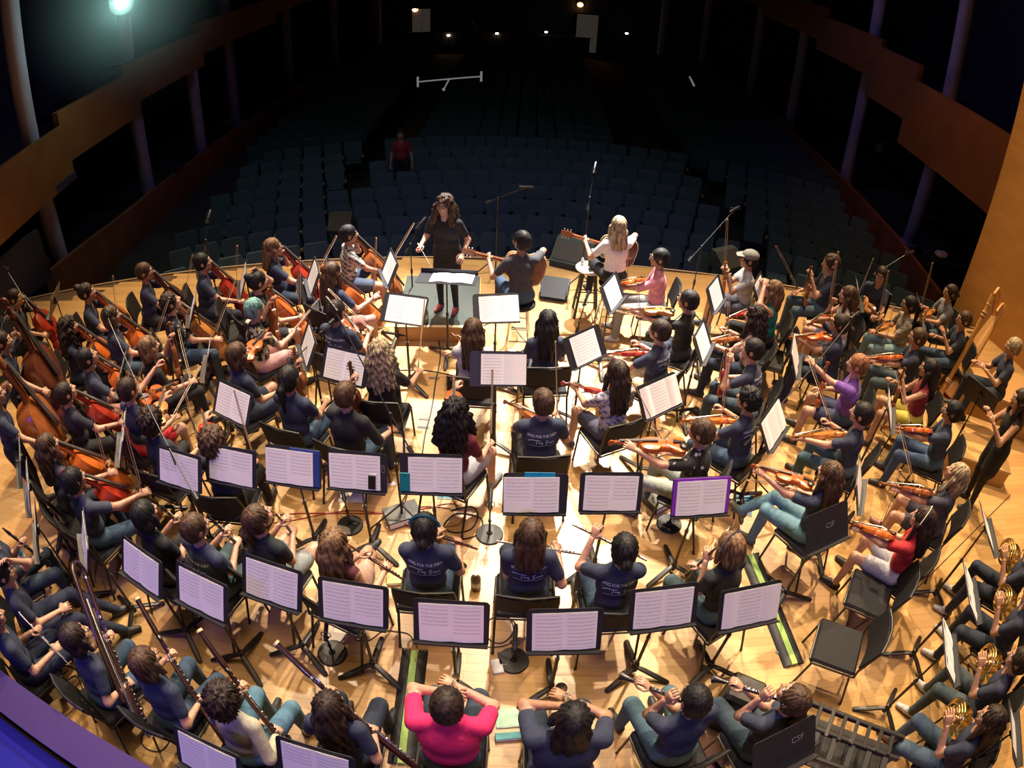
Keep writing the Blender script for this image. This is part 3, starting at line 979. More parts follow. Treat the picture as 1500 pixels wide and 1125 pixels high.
def make_bow(L, cat='bow'):
    p = Proto('bow', 'bow')
    mb = MB(); mb.tube([(0, -.03, 0), (0, L * .3, -.003), (0, L * .6, -.006), (0, L * .97, 0)], [.0048, .0044, .004, .0036], 6); mb.hull([(a, L * .955, -.0) for a in (-.004, .004)] + [(a, L * .99, b) for a in (-.004, .004) for b in (0, .022)])
    p.part('stick', mb, BOWWOOD)
    mb = MB(); mb.box((0, .03, .012), (.012, .05, .020), bev=.003); p.part('frog', mb, EBONY)
    mb = MB(); mb.box((0, L * .5, .019), (.010, L * .94, .0022)); p.part('bow_hair', mb, BOWHAIR)
    return p


BOW = make_bow(.74)


def keys(mb, r, y0, y1, n, ang=0.0, s=1.0):
    for i in range(n):
        y = y0 + (y1 - y0) * i / max(1, n - 1)
        a = ang + (.5 if i % 3 == 0 else 0)
        mb.tube([(math.sin(a) * r * .9, y, math.cos(a) * r * .9), (math.sin(a) * (r + .006 * s), y, math.cos(a) * (r + .006 * s))], .0085 * s, 8)
    mb.tube([(math.sin(ang + .7) * (r + .004), y0, math.cos(ang + .7) * (r + .004)), (math.sin(ang + .7) * (r + .004), y1, math.cos(ang + .7) * (r + .004))], .0022 * s, 5)
    mb.tube([(math.sin(ang - .6) * (r + .004), y0 + .04, math.cos(ang - .6) * (r + .004)), (math.sin(ang - .6) * (r + .004), y1, math.cos(ang - .6) * (r + .004))], .002 * s, 5)


AX = Matrix.Rotation(-PI / 2, 4, 'X')      # lathe axis z -> +Y


def yl(prof, n=14):
    mb = MB(); mb.lathe(prof, n, M=AX); return mb


def make_clarinet(name='clarinet'):
    p = Proto(name, name)   # bell at origin, mouthpiece +Y
    p.part('bell', yl([(.040, 0), (.038, .003), (.026, .03), (.018, .07), (.0155, .11)]), GRANA)
    p.part('body_joint', yl([(.0155, .11), (.0135, .13), (.0135, .56), (.0165, .562), (.0165, .60)]), GRANA)
    p.part('mouthpiece', yl([(.014, .60), (.012, .63), (.006, .675)]), BLACK)
    for y in (.108, .335, .56): p.part('silver_ring', yl([(.0172, y), (.0175, y + .002), (.0172, y + .009)]), CHROME, label='silver joint ring')
    mb = MB(); keys(mb, .0135, .15, .52, 12); p.part('keywork', mb, CHROME)
    return p


CLAR = make_clarinet()


def make_oboe():
    p = Proto('oboe', 'oboe')
    p.part('bell', yl([(.026, 0), (.024, .01), (.016, .05), (.012, .09)]), GRANA)
    p.part('body_joint', yl([(.012, .09), (.0105, .30), (.009, .56)]), GRANA)
    p.part('reed', yl([(.0035, .56), (.003, .60), (.0035, .625)], 8), MAPLE)
    mb = MB(); keys(mb, .0115, .12, .52, 14, s=.9); p.part('keywork', mb, CHROME)
    return p


OBOE = make_oboe()


def make_flute(m, name='flute'):
    p = Proto(name, 'flute')
    p.part('tube', yl([(.0095, 0), (.0095, .45), (.0095, .67), (.010, .67)], 10), m)
    mb = MB(); mb.box((0, .60, .0095), (.014, .022, .006), bev=.002); p.part('lip_plate', mb, m)
    mb = MB(); keys(mb, .0095, .06, .45, 14, s=1.0); p.part('keywork', mb, CHROME)
    return p


FLUTE = make_flute(CHROME)
FLUTE_R = make_flute(mat('rose_gold', (.75, .45, .35), .25, 1.0, noise=.05))
FLUTE_W = make_flute(mat('brown_wood_tube', (.10, .03, .02), .35, noise=.3))


def make_bassoon(contra=False):
    p = Proto('contrabassoon' if contra else 'bassoon', 'contrabassoon' if contra else 'bassoon')
    mb = MB(); mb.box((0, .03, 0), (.085, .06, .046), bev=.018); mb.tube([(0, 0, 0), (0, -.012, 0)], [.03, .024], 12, squash=(1.2, .7)); p.part('boot_cap', mb, CHROME, label='silver boot cap')
    mb = MB(); mb.tube([(0, .05, 0), (0, .44, 0)], [.034, .033], 14, squash=(1.25, .75)); p.part('boot_joint', mb, BSN)
    mb = MB(); mb.tube([(.018, .44, 0), (.018, 1.0, 0)], [.0195, .018], 12); p.part('long_joint', mb, BSN)
    mb = MB(); mb.tube([(-.018, .44, 0), (-.018, .80, 0)], [.016, .013], 12); p.part('wing_joint', mb, BSN)
    mb = MB(); mb.tube([(.018, 1.0, 0), (.018, 1.06, 0), (.018, 1.28, 0), (.018, 1.33, 0)], [.020, .024, .021, .025], 14); p.part('bell_joint', mb, BSN)
    mb = MB(); mb.tube([(.018, 1.325, 0), (.018, 1.345, 0)], [.0275, .0275], 14); p.part('bell_ring', mb, MAPLE if not contra else CHROME, label='white bell ring')
    mb = MB(); mb.tube([(.018, 1.344, 0), (.018, 1.346, 0)], [.021, .021], 14); p.part('bore', mb, BLACK)
    mb = MB(); mb.tube([(-.018, .80, 0), (-.02, .86, 0.0), (-.05, .90, -.03), (-.10, .86, -.10), (-.12, .82, -.16)], [.006, .005, .004, .0035, .003], 7); p.part('crook', mb, CHROME, label='curved silver crook')
    for y in (.43, .99, .79):
        mb = MB(); x = .018 if y > .9 else 0; mb.tube([(x if y != .79 else -.018, y, 0), (x if y != .79 else -.018, y + .02, 0)], .024 if y > .9 else (.017 if y == .79 else .038), 12, squash=(1.15, .8) if y < .5 else None); p.part('joint_ring', mb, CHROME)
    mb = MB()
    keys(mb, .030, .10, .42, 9, s=1.3); p.part('lower_keywork', mb, CHROME)
    mb = MB(); keys(mb, .020, .48, .98, 12, s=1.1); p.part('upper_keywork', mb, CHROME)
    if contra:
        mb = MB(); pts = [(.018, 1.30, 0), (.018, 1.38, 0)] + [(.018 - .075 + .075 * math.cos(a), 1.38 + .085 * math.sin(a), 0) for a in np.linspace(.3, PI, 8)] + [(-.132, 1.25, 0), (-.132, .30, 0)]
        mb.tube(pts, [.024] * (len(pts) - 1) + [.020], 12); p.part('bent_top_tube', mb, BSN)
        mb = MB(); mb.tube([(-.075, .2, .0), (-.075, 1.15, 0)], .022, 12); p.part('silver_tube', mb, CHROME)
    return p


BASSOON = make_bassoon(); CONTRA = make_bassoon(True)


def make_trumpet(m):
    p = Proto('trumpet', 'trumpet')  # mouthpiece at origin, bell +Y
    p.part('bell', yl([(.007, .20), (.010, .34), (.018, .42), (.034, .465), (.060, .485), (.0615, .487)], 20), m)
    mb = MB(); mb.tube([(0, .05, .0), (0, .30, 0), (0, .35, -.02), (0, .36, -.045), (0, .33, -.065), (0, .14, -.065), (0, .10, -.045), (0, .11, -.01), (0, .2, 0)], .0058, 8); p.part('lead_pipe', mb, m)
    p.part('mouthpiece', yl([(.013, 0), (.012, .01), (.006, .02), (.005, .06)], 10), CHROME)
    for i in range(3):
        mb = MB(); y = .18 + i * .024; mb.tube([(.0, y, -.085), (0, y, .028)], .0105, 10); mb.tube([(0, y, .028), (0, y, .045)], [.003, .003], 6); mb.tube([(0, y, .045), (0, y, .049)], .009, 8); p.part('valve', mb, m)
    return p


TRUMPET = make_trumpet(CHROME)


def make_horn():
    p = Proto('french_horn', 'french horn')   # bell axis -Y, coil in XZ plane
    prof = [(.012, .18), (.025, .12), (.045, .07), (.085, .03), (.130, .005), (.155, 0)]
    mb = MB(); mb.lathe(prof, 28, M=Matrix.Translation((0, -.10, -.05)) @ Matrix.Rotation(-PI / 2, 4, 'X')); p.part('bell', mb, BRASS)
    for i, r in enumerate((.135, .118, .100)):
        mb = MB(); mb.tube([(r * math.cos(t), .03 + .016 * i, r * math.sin(t) + .02) for t in np.linspace(0, 2 * PI, 29)[:-1]], .0085, 8, loop=True); p.part('coil', mb, BRASS)
    for i in range(4):
        mb = MB(); mb.tube([(-.05 + i * .03, .035, -.02), (-.05 + i * .03, .09, -.02)], .012, 10); mb.box((-.05 + i * .03, .10, .03), (.016, .006, .06), bev=.002); p.part('valve', mb, BRASS)
        mb = MB(); x = -.06 + i * .035; mb.tube([(x, .05, -.05), (x, .05, .06), (x + .012, .05, .07), (x + .022, .05, .06), (x + .022, .05, -.05)], .0055, 6); p.part('slide', mb, BRASS)
    mb = MB(); mb.tube([(-.13, .03, .03), (-.17, .04, .12), (-.15, .03, .22)], [.006, .005, .004], 8); mb.tube([(-.15, .03, .22), (-.148, .03, .24)], [.005, .011], 8); p.part('mouth_pipe', mb, CHROME)
    return p


HORN = make_horn()


def make_guitar(name, top, side, L=.50, tot=1.03, wide=.40):
    p = Proto(name, 'guitar')
    r = [(0, 0), (.25, .01), (.42, .07), (.5, .20), (.47, .33), (.375, .46), (.32, .56), (.32, .66), (.36, .76), (.365, .86), (.30, .95), (.16, .995)]
    ol = [(x * wide, y * L) for x, y in r]; ol = ol + [(0, L)] + [(-x, y) for x, y in reversed(ol[1:])]
    mb = MB(); mb.prism(ol, -.05, .044); b = p.part('body', mb, side)
    mb = MB(); mb.prism([(x * .985, y * .99 + .003) for x, y in ol], .044, .049); p.part('top_plate', mb, top)
    mb = MB(); mb.tube([(x, y, .046) for x, y in ol], .005, 5, loop=True); mb.tube([(x, y, -.05) for x, y in ol], .005, 5, loop=True); p.part('binding', mb, MAPLE, b, label='pale binding round the guitar body')
    mb = MB(); mb.tube([(0, L * .68, .0495), (0, L * .68, .051)], .050, 20, up=(1, 0, 0)); mb2 = MB(); mb2.lathe([(.050, 0), (.050, .002)], 20, M=Matrix.Translation((0, L * .68, .0495))); p.part('sound_hole', mb2, BLACK)
    mb = MB(); mb.box((0, L * .25, .055), (.15, .025, .010), bev=.003); p.part('bridge', mb, EBONY)
    mb = MB(); mb.box((0, (L + .86) / 2, .035), (.050, .40, .030), bev=.012); p.part('neck', mb, W_BR)
    mb = MB(); mb.box((0, (L * .8 + .88) / 2, .054), (.052, .88 - L * .8, .006)); p.part('fretboard', mb, EBONY)
    mb = MB(); mb.hull([(sx * a, y, z) for sx in (-1, 1) for a, y in ((.026, .87), (.038, .91), (.032, 1.03)) for z in (.022, .040)]); p.part('headstock', mb, W_BR)
    for i in range(6):
        s = -1 if i < 3 else 1; mb = MB(); y = .915 + (i % 3) * .042
        mb.tube([(s * .03, y, .030), (s * .055, y, .030)], .004, 6); mb.sphere((s * .060, y, .030), (.008, .010, .006), 6, 4); p.part('tuning_peg', mb, CHROME)
    for i in range(6):
        mb = MB(); x = (i - 2.5) * .009; mb.tube([(x, L * .25, .062), (x * .8, .88, .060), (x, .95, .043)], .0009, 4); p.part('string', mb, STRING)
    return p


GUITAR_A = make_guitar('acoustic_guitar', mat('sunburst_top', (.42, .16, .03), .25, noise=.3, coat=.5), mat('guitar_side_wood', (.24, .085, .02), .25, noise=.25, coat=.5))
GUITAR_B = make_guitar('acoustic_guitar', mat('spruce_top', (.48, .26, .08), .3, noise=.15, coat=.4), mat('dark_guitar_side', (.055, .022, .013), .3, noise=.3, coat=.4))


# ------------------------------------------------------------------ furniture
def make_chair():
    p = Proto('padded_chair', 'chair')
    mb = MB(); mb.box((0, .03, .455), (.46, .43, .045), bev=.018); p.part('seat', mb, PAD)
    mb = MB()
    pts = []
    for t in np.linspace(-1, 1, 7):
        for z, y in ((.58, -.215), (.60, -.222), (.845, -.275), (.86, -.28)):
            for dy in (-.014, .014):
                c = .03 * t * t; e = .0 if abs(t) < .99 else .015
                pts.append((t * .225, y + c + dy * (1 if e == 0 else .5), z + (e if z < .7 else -e)))
    # curved back pad
    n = 7; rows = [(.575, -.212), (.64, -.228), (.78, -.258), (.865, -.278)]
    vs = []; fs = []
    for dy in (.014, -.014):
        for z, y in rows:
            for t in np.linspace(-1, 1, n): vs.append((t * .228, y + .035 * t * t + dy, z))
    k = n * 4
    for i in range(3):
        for j in range(n - 1):
            a = i * n + j; fs.append((a, a + n, a + n + 1, a + 1)); b = a + k; fs.append((b, b + 1, b + n + 1, b + n))
    for j in range(n - 1):
        fs.append((j, j + 1, j + 1 + k, j + k)); a = 3 * n + j; fs.append((a, a + k, a + k + 1, a + 1))
    for i in range(3):
        a = i * n; fs.append((a, a + k, a + n + k, a + n)); a = i * n + n - 1; fs.append((a, a + n, a + n + k, a + k))
    mb = MB(); mb.add(vs, fs); p.part('backrest', mb, PAD, angle=60)
    mb = MB()
    pts = [(.235, -.19, .44), (.237, -.18, .55), (.236, -.215, .75), (.225, -.245, .87), (.12, -.27, .885), (0, -.285, .888), (-.12, -.27, .885), (-.225, -.245, .87), (-.236, -.215, .75), (-.237, -.18, .55), (-.235, -.19, .44)]
    mb.tube(pts, .011, 7, up=(0, 1, 0)); p.part('back_frame', mb, STEEL_BLK)
    mb = MB(); mb.tube([(sx * .235, y, .435) for sx, y in ((1, -.19), (1, .22), (.85, .245), (-.85, .245), (-1, .22), (-1, -.19))], .011, 7, loop=True); p.part('seat_frame', mb, STEEL_BLK)
    for sx in (-1, 1):
        mb = MB(); mb.tube([(sx * .235, .215, .44), (sx * .245, .245, .01), (sx * .246, .247, .0)], [.012, .011, .014], 7); l = p.part('leg', mb, STEEL_BLK)
        mb = MB(); mb.tube([(sx * .235, -.15, .44), (sx * .243, -.265, .06), (sx * .246, -.28, .0)], [.012, .011, .014], 7); p.part('leg', mb, STEEL_BLK)
    return p


CHAIR = make_chair()


def make_stand(tilt, w_=.508, h_=.335, name='music_stand', hz=1.10):
    """local -Y is the side of the reader; origin under the hub"""
    p = Proto(name, 'music stand')
    a = rad(tilt)
    MD = Matrix.Translation((0, -.03, hz)) @ Matrix.Rotation(PI / 2 - a, 4, 'X')   # local x right, y up the desk, z to the reader
    for i in range(3):
        t = rad(90 + 120 * i); d = Vector((math.cos(t), math.sin(t), 0))
        mb = MB(); mb.tube([d * .02 + Vector((0, 0, .10)), d * .09 + Vector((0, 0, .085)), d * .20 + Vector((0, 0, .045)), d * .30 + Vector((0, 0, .016)), d * .315 + Vector((0, 0, .012))], [.022, .026, .027, .022, .010], 8, squash=(1.0, .55), up=(0, 0, 1))
        p.part('foot', mb, STEEL_BLK)
    mb = MB(); mb.tube([(0, 0, .05), (0, 0, .16), (0, 0, .165), (0, 0, .62)], [.026, .024, .014, .014], 10); mb.tube([(0, 0, .60), (0, 0, .64)], .018, 10); p.part('outer_tube', mb, STEEL_BLK)
    mb = MB(); mb.tube([(0, 0, .60), (0, 0, hz - .04), (0, -.012, hz - .01)], .0095, 8); p.part('inner_tube', mb, STEEL_BLK)
    mb = MB(); r = .03
    ol = []
    for cx, cy, a0 in ((w_ / 2 - r, h_ / 2 - r, 0), (-w_ / 2 + r, h_ / 2 - r, 90), (-w_ / 2 + .005, -h_ / 2 + .005, 180), (w_ / 2 - .005, -h_ / 2 + .005, 270)):
        rr = r if a0 < 180 else .005
        for q in (0, 30, 60, 90): ol.append((cx + rr * math.cos(rad(a0 + q)), cy + rr * math.sin(rad(a0 + q))))
    mb.prism(ol, -.003, .003, M=MD); dk = p.part('desk', mb, DESKM)
    mb = MB(); mb.box((0, -h_ / 2 + .002, .030), (w_ - .01, .004, .058), M=MD); mb.box((0, -h_ / 2 + .006, .058), (w_ - .01, .010, .003), M=MD); p.part('lip', mb, DESKM, dk, label='black shelf lip along the desk foot')
    mb = MB(); mb.box((0, 0, -.016), (.05, .10, .03), M=MD, bev=.008); p.part('tilt_clamp', mb, STEEL_BLK, dk)
    return p, MD


STANDS = {}


def stand_proto(tilt, big=False):
    k = (tilt, big)
    if k not in STANDS:
        STANDS[k] = make_stand(tilt, .508 if not big else .70, .335 if not big else .40)
    return STANDS[k]


def uvquad(me):
    uv = me.uv_layers.new(name='UVMap')
    return uv


def sheet_proto(kind):
    p = Proto('sheet_music', 'sheet music')
    PW, PH = .215, .290

    def page(sx, m, z, dx=0.0, hh=PH, ww=PW, curl=.010):
        n = 5; vs = []; fs = []; uvs = []
        for j in (0, 1):
            for i in range(n + 1):
                t = i / n; x = sx * t * ww + dx
                vs.append((x, -hh / 2 + j * hh, z + curl * math.sin(PI * min(1, t * 1.15)) + .001))
        for i in range(n):
            f = (i, i + 1, n + 2 + i, n + 1 + i) if sx > 0 else (i + 1, i, n + 1 + i, n + 2 + i)
            fs.append(f)
        me = bpy.data.meshes.new('page'); me.from_pydata(vs, [], fs); me.materials.append(m)
        u = me.uv_layers.new(name='UVMap')
        for li, l in enumerate(me.loops):
            i = l.vertex_index; t = (i % (n + 1)) / n; t = t if sx > 0 else 1 - t
            u.data[li].uv = (t, i // (n + 1))
        me.polygons.foreach_set('use_smooth', [True] * n)
        return me
    if kind == 'open':
        p.part('left_page', page(-1, SHEET, .004), None); p.part('right_page', page(1, SHEET, .004), None)
        mb = MB(); mb.box((0, 0, .002), (.432, PH - .002, .003)); p.part('page_block', mb, PAPER)
    elif kind == 'half':
        p.part('left_page', page(-1, SHEET, .004), None); p.part('right_page', page(1, PAPER, .004), None, label='blank right page')
        mb = MB(); mb.box((0, 0, .002), (.432, PH - .002, .003)); p.part('page_block', mb, PAPER)
    elif kind == 'three':
        p.part('left_page', page(-1, PAPER, .003, -.10, PH, .12), None); p.part('middle_page', page(-1, SHEET, .005, .10, PH, .21, .004), None); p.part('right_page', page(1, PAPER, .004, .10, PH, .15), None)
        mb = MB(); mb.box((.015, 0, .001), (.45, PH - .002, .002)); p.part('page_block', mb, PAPER)
    else:  # single
        p.part('sheet', page(1, SHEET, .002, -.17, PH + .01, .34, .003), None)
        mb = MB(); mb.box((0, 0, .001), (.338, PH, .002)); p.part('page_block', mb, PAPER)
    return p


SHEETS = {k: sheet_proto(k) for k in ('open', 'half', 'three', 'single')}


def folder_proto(c, name='folder', w_=.47, h_=.31, t=.006):
    p = Proto(name, 'folder')
    m = mat('folder_card_' + '_'.join(str(int(x * 99)) for x in c), c, .5, noise=.08)
    mb = MB()
    mb.box((-w_ / 4, 0, t / 2), (w_ / 2 - .002, h_, t), bev=.002); p.part('left_cover', mb, m)
    mb = MB(); mb.box((w_ / 4, 0, t / 2), (w_ / 2 - .002, h_, t), bev=.002); p.part('right_cover', mb, m)
    return p


def make_mic_stand(round_base=True, h=.55, boom=None):
    p = Proto('microphone_stand', 'microphone stand')
    if round_base:
        mb = MB(); mb.lathe([(0.001, 0), (.125, 0), (.130, .006), (.122, .016), (.03, .022), (.015, .035), (.0, .035)], 28); p.part('round_base', mb, BLACK)
    else:
        for i in range(3):
            t = rad(90 + 120 * i); mb = MB(); mb.tube([(0, 0, .22), (math.cos(t) * .16, math.sin(t) * .16, .12), (math.cos(t) * .34, math.sin(t) * .34, .012)], .009, 6); p.part('leg', mb, BLACK)
    mb = MB(); mb.tube([(0, 0, .02), (0, 0, h * .55)], .011, 8); mb.tube([(0, 0, h * .5), (0, 0, h * .57)], .017, 8); mb.tube([(0, 0, h * .55), (0, 0, h)], .0075, 8); p.part('pole', mb, STEEL_BLK)
    top = Vector((0, 0, h)); d = Vector((0, .1, .05))
    if boom:
        tip = Vector(boom); back = -(tip - top) * .3 + top
        mb = MB(); mb.tube([back, tip], .0065, 7); mb.sphere(top, .02, 8, 6); p.part('boom_arm', mb, STEEL_BLK)
        mb = MB(); mb.tube([back, back + (top - tip).normalized() * .07], .022, 8); p.part('counterweight', mb, BLACK)
        top = tip; d = (tip - Vector((0, 0, h))).normalized() * .12 + Vector((0, 0, -.05))
    mb = MB(); mb.tube([top, top + Vector(d) * .5], .010, 8); mb.box(tuple(top), (.045, .03, .03), bev=.008)
    cr = [(top.x + .042 * math.cos(t), top.y + .01, top.z + .03 + .042 * math.sin(t)) for t in np.linspace(0, 2 * PI, 13)[:-1]]
    mb.tube(cr, .004, 5, loop=True, up=(0, 1, 0)); p.part('shock_mount', mb, BLACK)
    mb = MB(); a = top + Vector((0, 0, .03)); b = a + Vector(d).normalized() * .13
    mb.tube([a - Vector(d).normalized() * .05, a, b, b + Vector(d).normalized() * .03], [.014, .018, .020, .014], 10); p.part('microphone', mb, mat('dark_mic_metal', (.05, .05, .055), .35, .7, noise=.2))
    return p


# ------------------------------------------------------------------ the seated players and what each holds
LAB = []


def hold(proto, MW, A, Y, Z, label, group=None):
    return proto.put(MW @ frame(Vector(A), Y, Z), label, group)


def player(px, py, who, inst=None, ipose=None, col='b', chair=True, grp=None, bow='up', desc=None, **kw):
    """who: short phrase that names this player; inst: what is held"""
    kw = dict(kw)
    objs = []
    Vv = Vector
    if inst in ('violin', 'viola'):
        Ln = .59 if inst == 'violin' else .68
        ip = ipose or 'vu'
        if ip == 'vu':
            A = Vv((-.08, .15, 1.07)); Y = norm((-.50, .84, -.04)); Z = Vv((.2, 0, 1)); l = A + Y * Ln * .72 + Vv((0, 0, -.035)); r = Vv((.17, .36, .66))
        elif ip == 'play':
            A = Vv((-.08, .15, 1.07)); Y = norm((-.50, .84, -.02)); Z = Vv((.2, 0, 1)); l = A + Y * Ln * .72 + Vv((0, 0, -.035)); r = Vv((.16, .42, 1.02))
        elif ip == 'vr':
            A = Vv((-.13, .33, .62)); Y = norm((-.04, .12, .98)); Z = Vv((.15, .95, -.2)); l = A + Y * Ln * .70 - Z * .0 + Vv((0, -.03, 0)); r = Vv((.15, .36, .66))
        elif ip == 'vlap':
            A = Vv((.17, .20, .78)); Y = norm((-.75, .60, .05)); Z = Vv((.25, .45, .8)); l = A + Y * Ln * .74 + Vv((0, 0, -.03)); r = Vv((.20, .34, .80))
        elif ip == 'vside':
            A = Vv((-.10, .20, .95)); Y = norm((-.1, .93, -.30)); Z = Vv((.55, 0.1, .8)); l = A + Y * Ln * .70 + Vv((0, 0, -.035)); r = Vv((.17, .36, .68))
        else:
            A = Vv((.02, .20, .70)); Y = norm((-.35, .30, .88)); Z = Vv((.2, .9, -.2)); l = A + Y * Ln * .72 + Vv((0, -.03, 0)); r = Vv((.18, .36, .70))
        kw.setdefault('L', tuple(l)); kw.setdefault('R', tuple(r)); kw.setdefault('Lh', 'grip')
        objs.append(((VIOLIN if inst == 'violin' else VIOLA)[col], A, Y, Z, '%s held by %s' % (dict(o='orange', b='brown', r='reddish', g='golden brown', d='dark brown')[col] + ' ' + inst, who)))
        if bow: objs.append((BOW, Vv(kw['R']) + Vv((0, .03, .05)), {'up': (-.08, .15, 1), 'upf': (.0, .65, .8), 'cross': (-.85, .25, .35), 'left': (-.6, .5, .55), 'flat': (-.35, .9, .1), 'down': (-.1, .6, -.75)}[bow], (0, 1, .1), 'wooden bow held by %s' % who))
    elif inst == 'cello':
        E0 = Vv((.05, .82, .03)); S = Vv((-.15, .03, 1.24)); Y = (S - E0).normalized(); A = E0 + Y * .24; Z = Vv((.12, .9, .45))
        kw.setdefault('knees', .27); kw.setdefault('kneel', .40)
        kw.setdefault('L', tuple(A + Y * (.98 if ipose != 'low' else .86) + Vv((-.03, .0, -.02)))); kw.setdefault('R', (.30, .44, .72)); kw.setdefault('Lh', 'grip')
        objs.append((CELLO[col], A, Y, Z, '%s cello leaning against %s' % (dict(o='orange', b='brown', r='red', g='golden brown', d='dark')[col], who)))
        if bow: objs.append((BOW, Vv(kw['R']) + Vv((0, .02, .05)), {'up': (.0, .15, 1), 'upf': (.1, .5, .85), 'cross': (-.9, .3, .2), 'left': (-.4, .35, .85)}[bow], (0, 1, 0), 'wooden bow held by %s' % who))
    elif inst == 'bass':
        E0 = Vv((.02, .62, .03)); S = Vv((-.22, .18, 1.85)); Y = (S - E0).normalized(); A = E0 + Y * .20; Z = Vv((.25, .9, .25))
        kw.setdefault('L', tuple(A + Y * 1.38 + Vv((-.02, -.05, 0)))); kw.setdefault('R', (.26, .42, .95)); kw.setdefault('Lh', 'grip')
        objs.append((BASS[col], A, Y, Z, '%s double bass held by %s' % (dict(b='brown', d='dark', o='orange brown')[col], who)))
    elif inst in ('clarinet', 'oboe'):
        ip = ipose or 'lap'
        if ip == 'lap': A = Vv((0, .42, .52)); Y = norm((0, -.27, .96))
        elif ip == 'play': A = Vv((0, .50, .70)); Y = norm((0, -.60, .80))
        elif ip == 'up': A = Vv((-.02, .66, 1.08)); Y = norm((.02, -.98, .14))
        elif ip == 'side': A = Vv((-.26, .55, .86)); Y = norm((.45, -.70, .35))
        Z = Vv((0, .9, .4)) if ip in ('lap', 'play') else Vv((0, .1, 1))
        kw.setdefault('R', tuple(A + Y * .20 + Vv((.03, -.03, 0)))); kw.setdefault('L', tuple(A + Y * .38 + Vv((-.03, -.03, 0)))); kw.setdefault('Lh', 'grip')
        objs.append(((CLAR if inst == 'clarinet' else OBOE), A, Y, Z, 'black %s held by %s' % (inst, who)))
    elif inst == 'flute':
        m = {'s': FLUTE, 'r': FLUTE_R, 'w': FLUTE_W}[col]
        A = Vv((.42, .22, .78)); Y = norm((-.97, .08, .10))
        if ipose == 'left': A = Vv((.36, .36, .62)); Y = norm((-.75, -.12, .50))
        if ipose == 'up': A = Vv((-.30, .50, .98)); Y = norm((.62, -.55, .12))
        r_, l_ = tuple(A + Y * .18 + Vv((0, -.03, -.02))), tuple(A + Y * .42 + Vv((0, -.03, -.02)))
        if ipose == 'up': r_, l_ = l_, r_
        kw.setdefault('R', r_); kw.setdefault('L', l_); kw.setdefault('Lh', 'grip')
        objs.append((m, A, Y, (0, .4, .9), '%s flute held across the lap of %s' % ({'s': 'silver', 'r': 'rose gold', 'w': 'brown'}[col], who)))
    elif inst in ('bassoon', 'contrabassoon'):
        A = Vv((.52, .00, .42)); Y = norm((-.80, .42, .46)); Z = Vv((.1, .8, .5))
        kw.setdefault('R', tuple(A + Y * .46 + Vv((.03, -.03, .0)))); kw.setdefault('L', tuple(A + Y * .82 + Vv((-.05, -.04, -.02)))); kw.setdefault('Lh', 'grip')
        objs.append((BASSOON if inst == 'bassoon' else CONTRA, A, Y, Z, 'dark red %s slanting in front of %s' % (inst, who)))
    elif inst == 'trumpet':
        A = Vv((0, .17, 1.17)); Y = norm((-.02, .9, .18 if ipose != 'down' else -.5)); Z = Vv((0, 0, 1))
        kw.setdefault('R', tuple(A + Y * .19 + Vv((.03, 0, -.03)))); kw.setdefault('L', tuple(A + Y * .17 + Vv((-.04, 0, -.05)))); kw.setdefault('Lh', 'grip')
        objs.append((TRUMPET, A, Y, Z, 'silver trumpet raised by %s' % who))
    elif inst == 'horn':
        A = Vv((.10, .26, .88)); Y = norm((-.5, .8, .1)); Z = Vv((0, 0, 1))
        kw.setdefault('L', (-.06, .30, .92)); kw.setdefault('R', (.22, .14, .82))
        objs.append((HORN, A, Y, Z, 'brass french horn held by %s' % who))
    elif inst in ('guitar_a', 'guitar_b'):
        A = Vv((.34, .20, .72)) + Vv((0, 0, kw.get('z0g', 0))); Y = norm((-.95, .22, .24)); Z = Vv((.15, .95, -.15))
        kw.pop('z0g', None)
        kw.setdefault('L', tuple(A + Y * .70 + Vv((0, -.02, -.03)))); kw.setdefault('R', tuple(A + Y * .20 + Z * .08 + Vv((0, 0, .05)))); kw.setdefault('rh', (.8, .3, .5)); kw.setdefault('Lh', 'grip')
        objs.append((GUITAR_A if inst == 'guitar_a' else GUITAR_B, A, Y, Z, 'acoustic guitar played by %s' % who))
    lab = desc or who
    ob, MW, hd = person(px, py, label=lab, **kw)
    for pr, A, Y, Z, lb in objs:
        hold(pr, MW, A, Y, Z, lb)
        LAB.append(lb)
    LAB.append(lab)
    if chair:
        lb = 'black padded chair under %s' % who; LAB.append(lb)
        sc = kw.get('tall', 1.0)
        CHAIR.put(Matrix.Translation(MW.translation) @ MW.to_3x3().normalized().to_4x4(), lb, 'padded stage chairs')
    return ob, MW


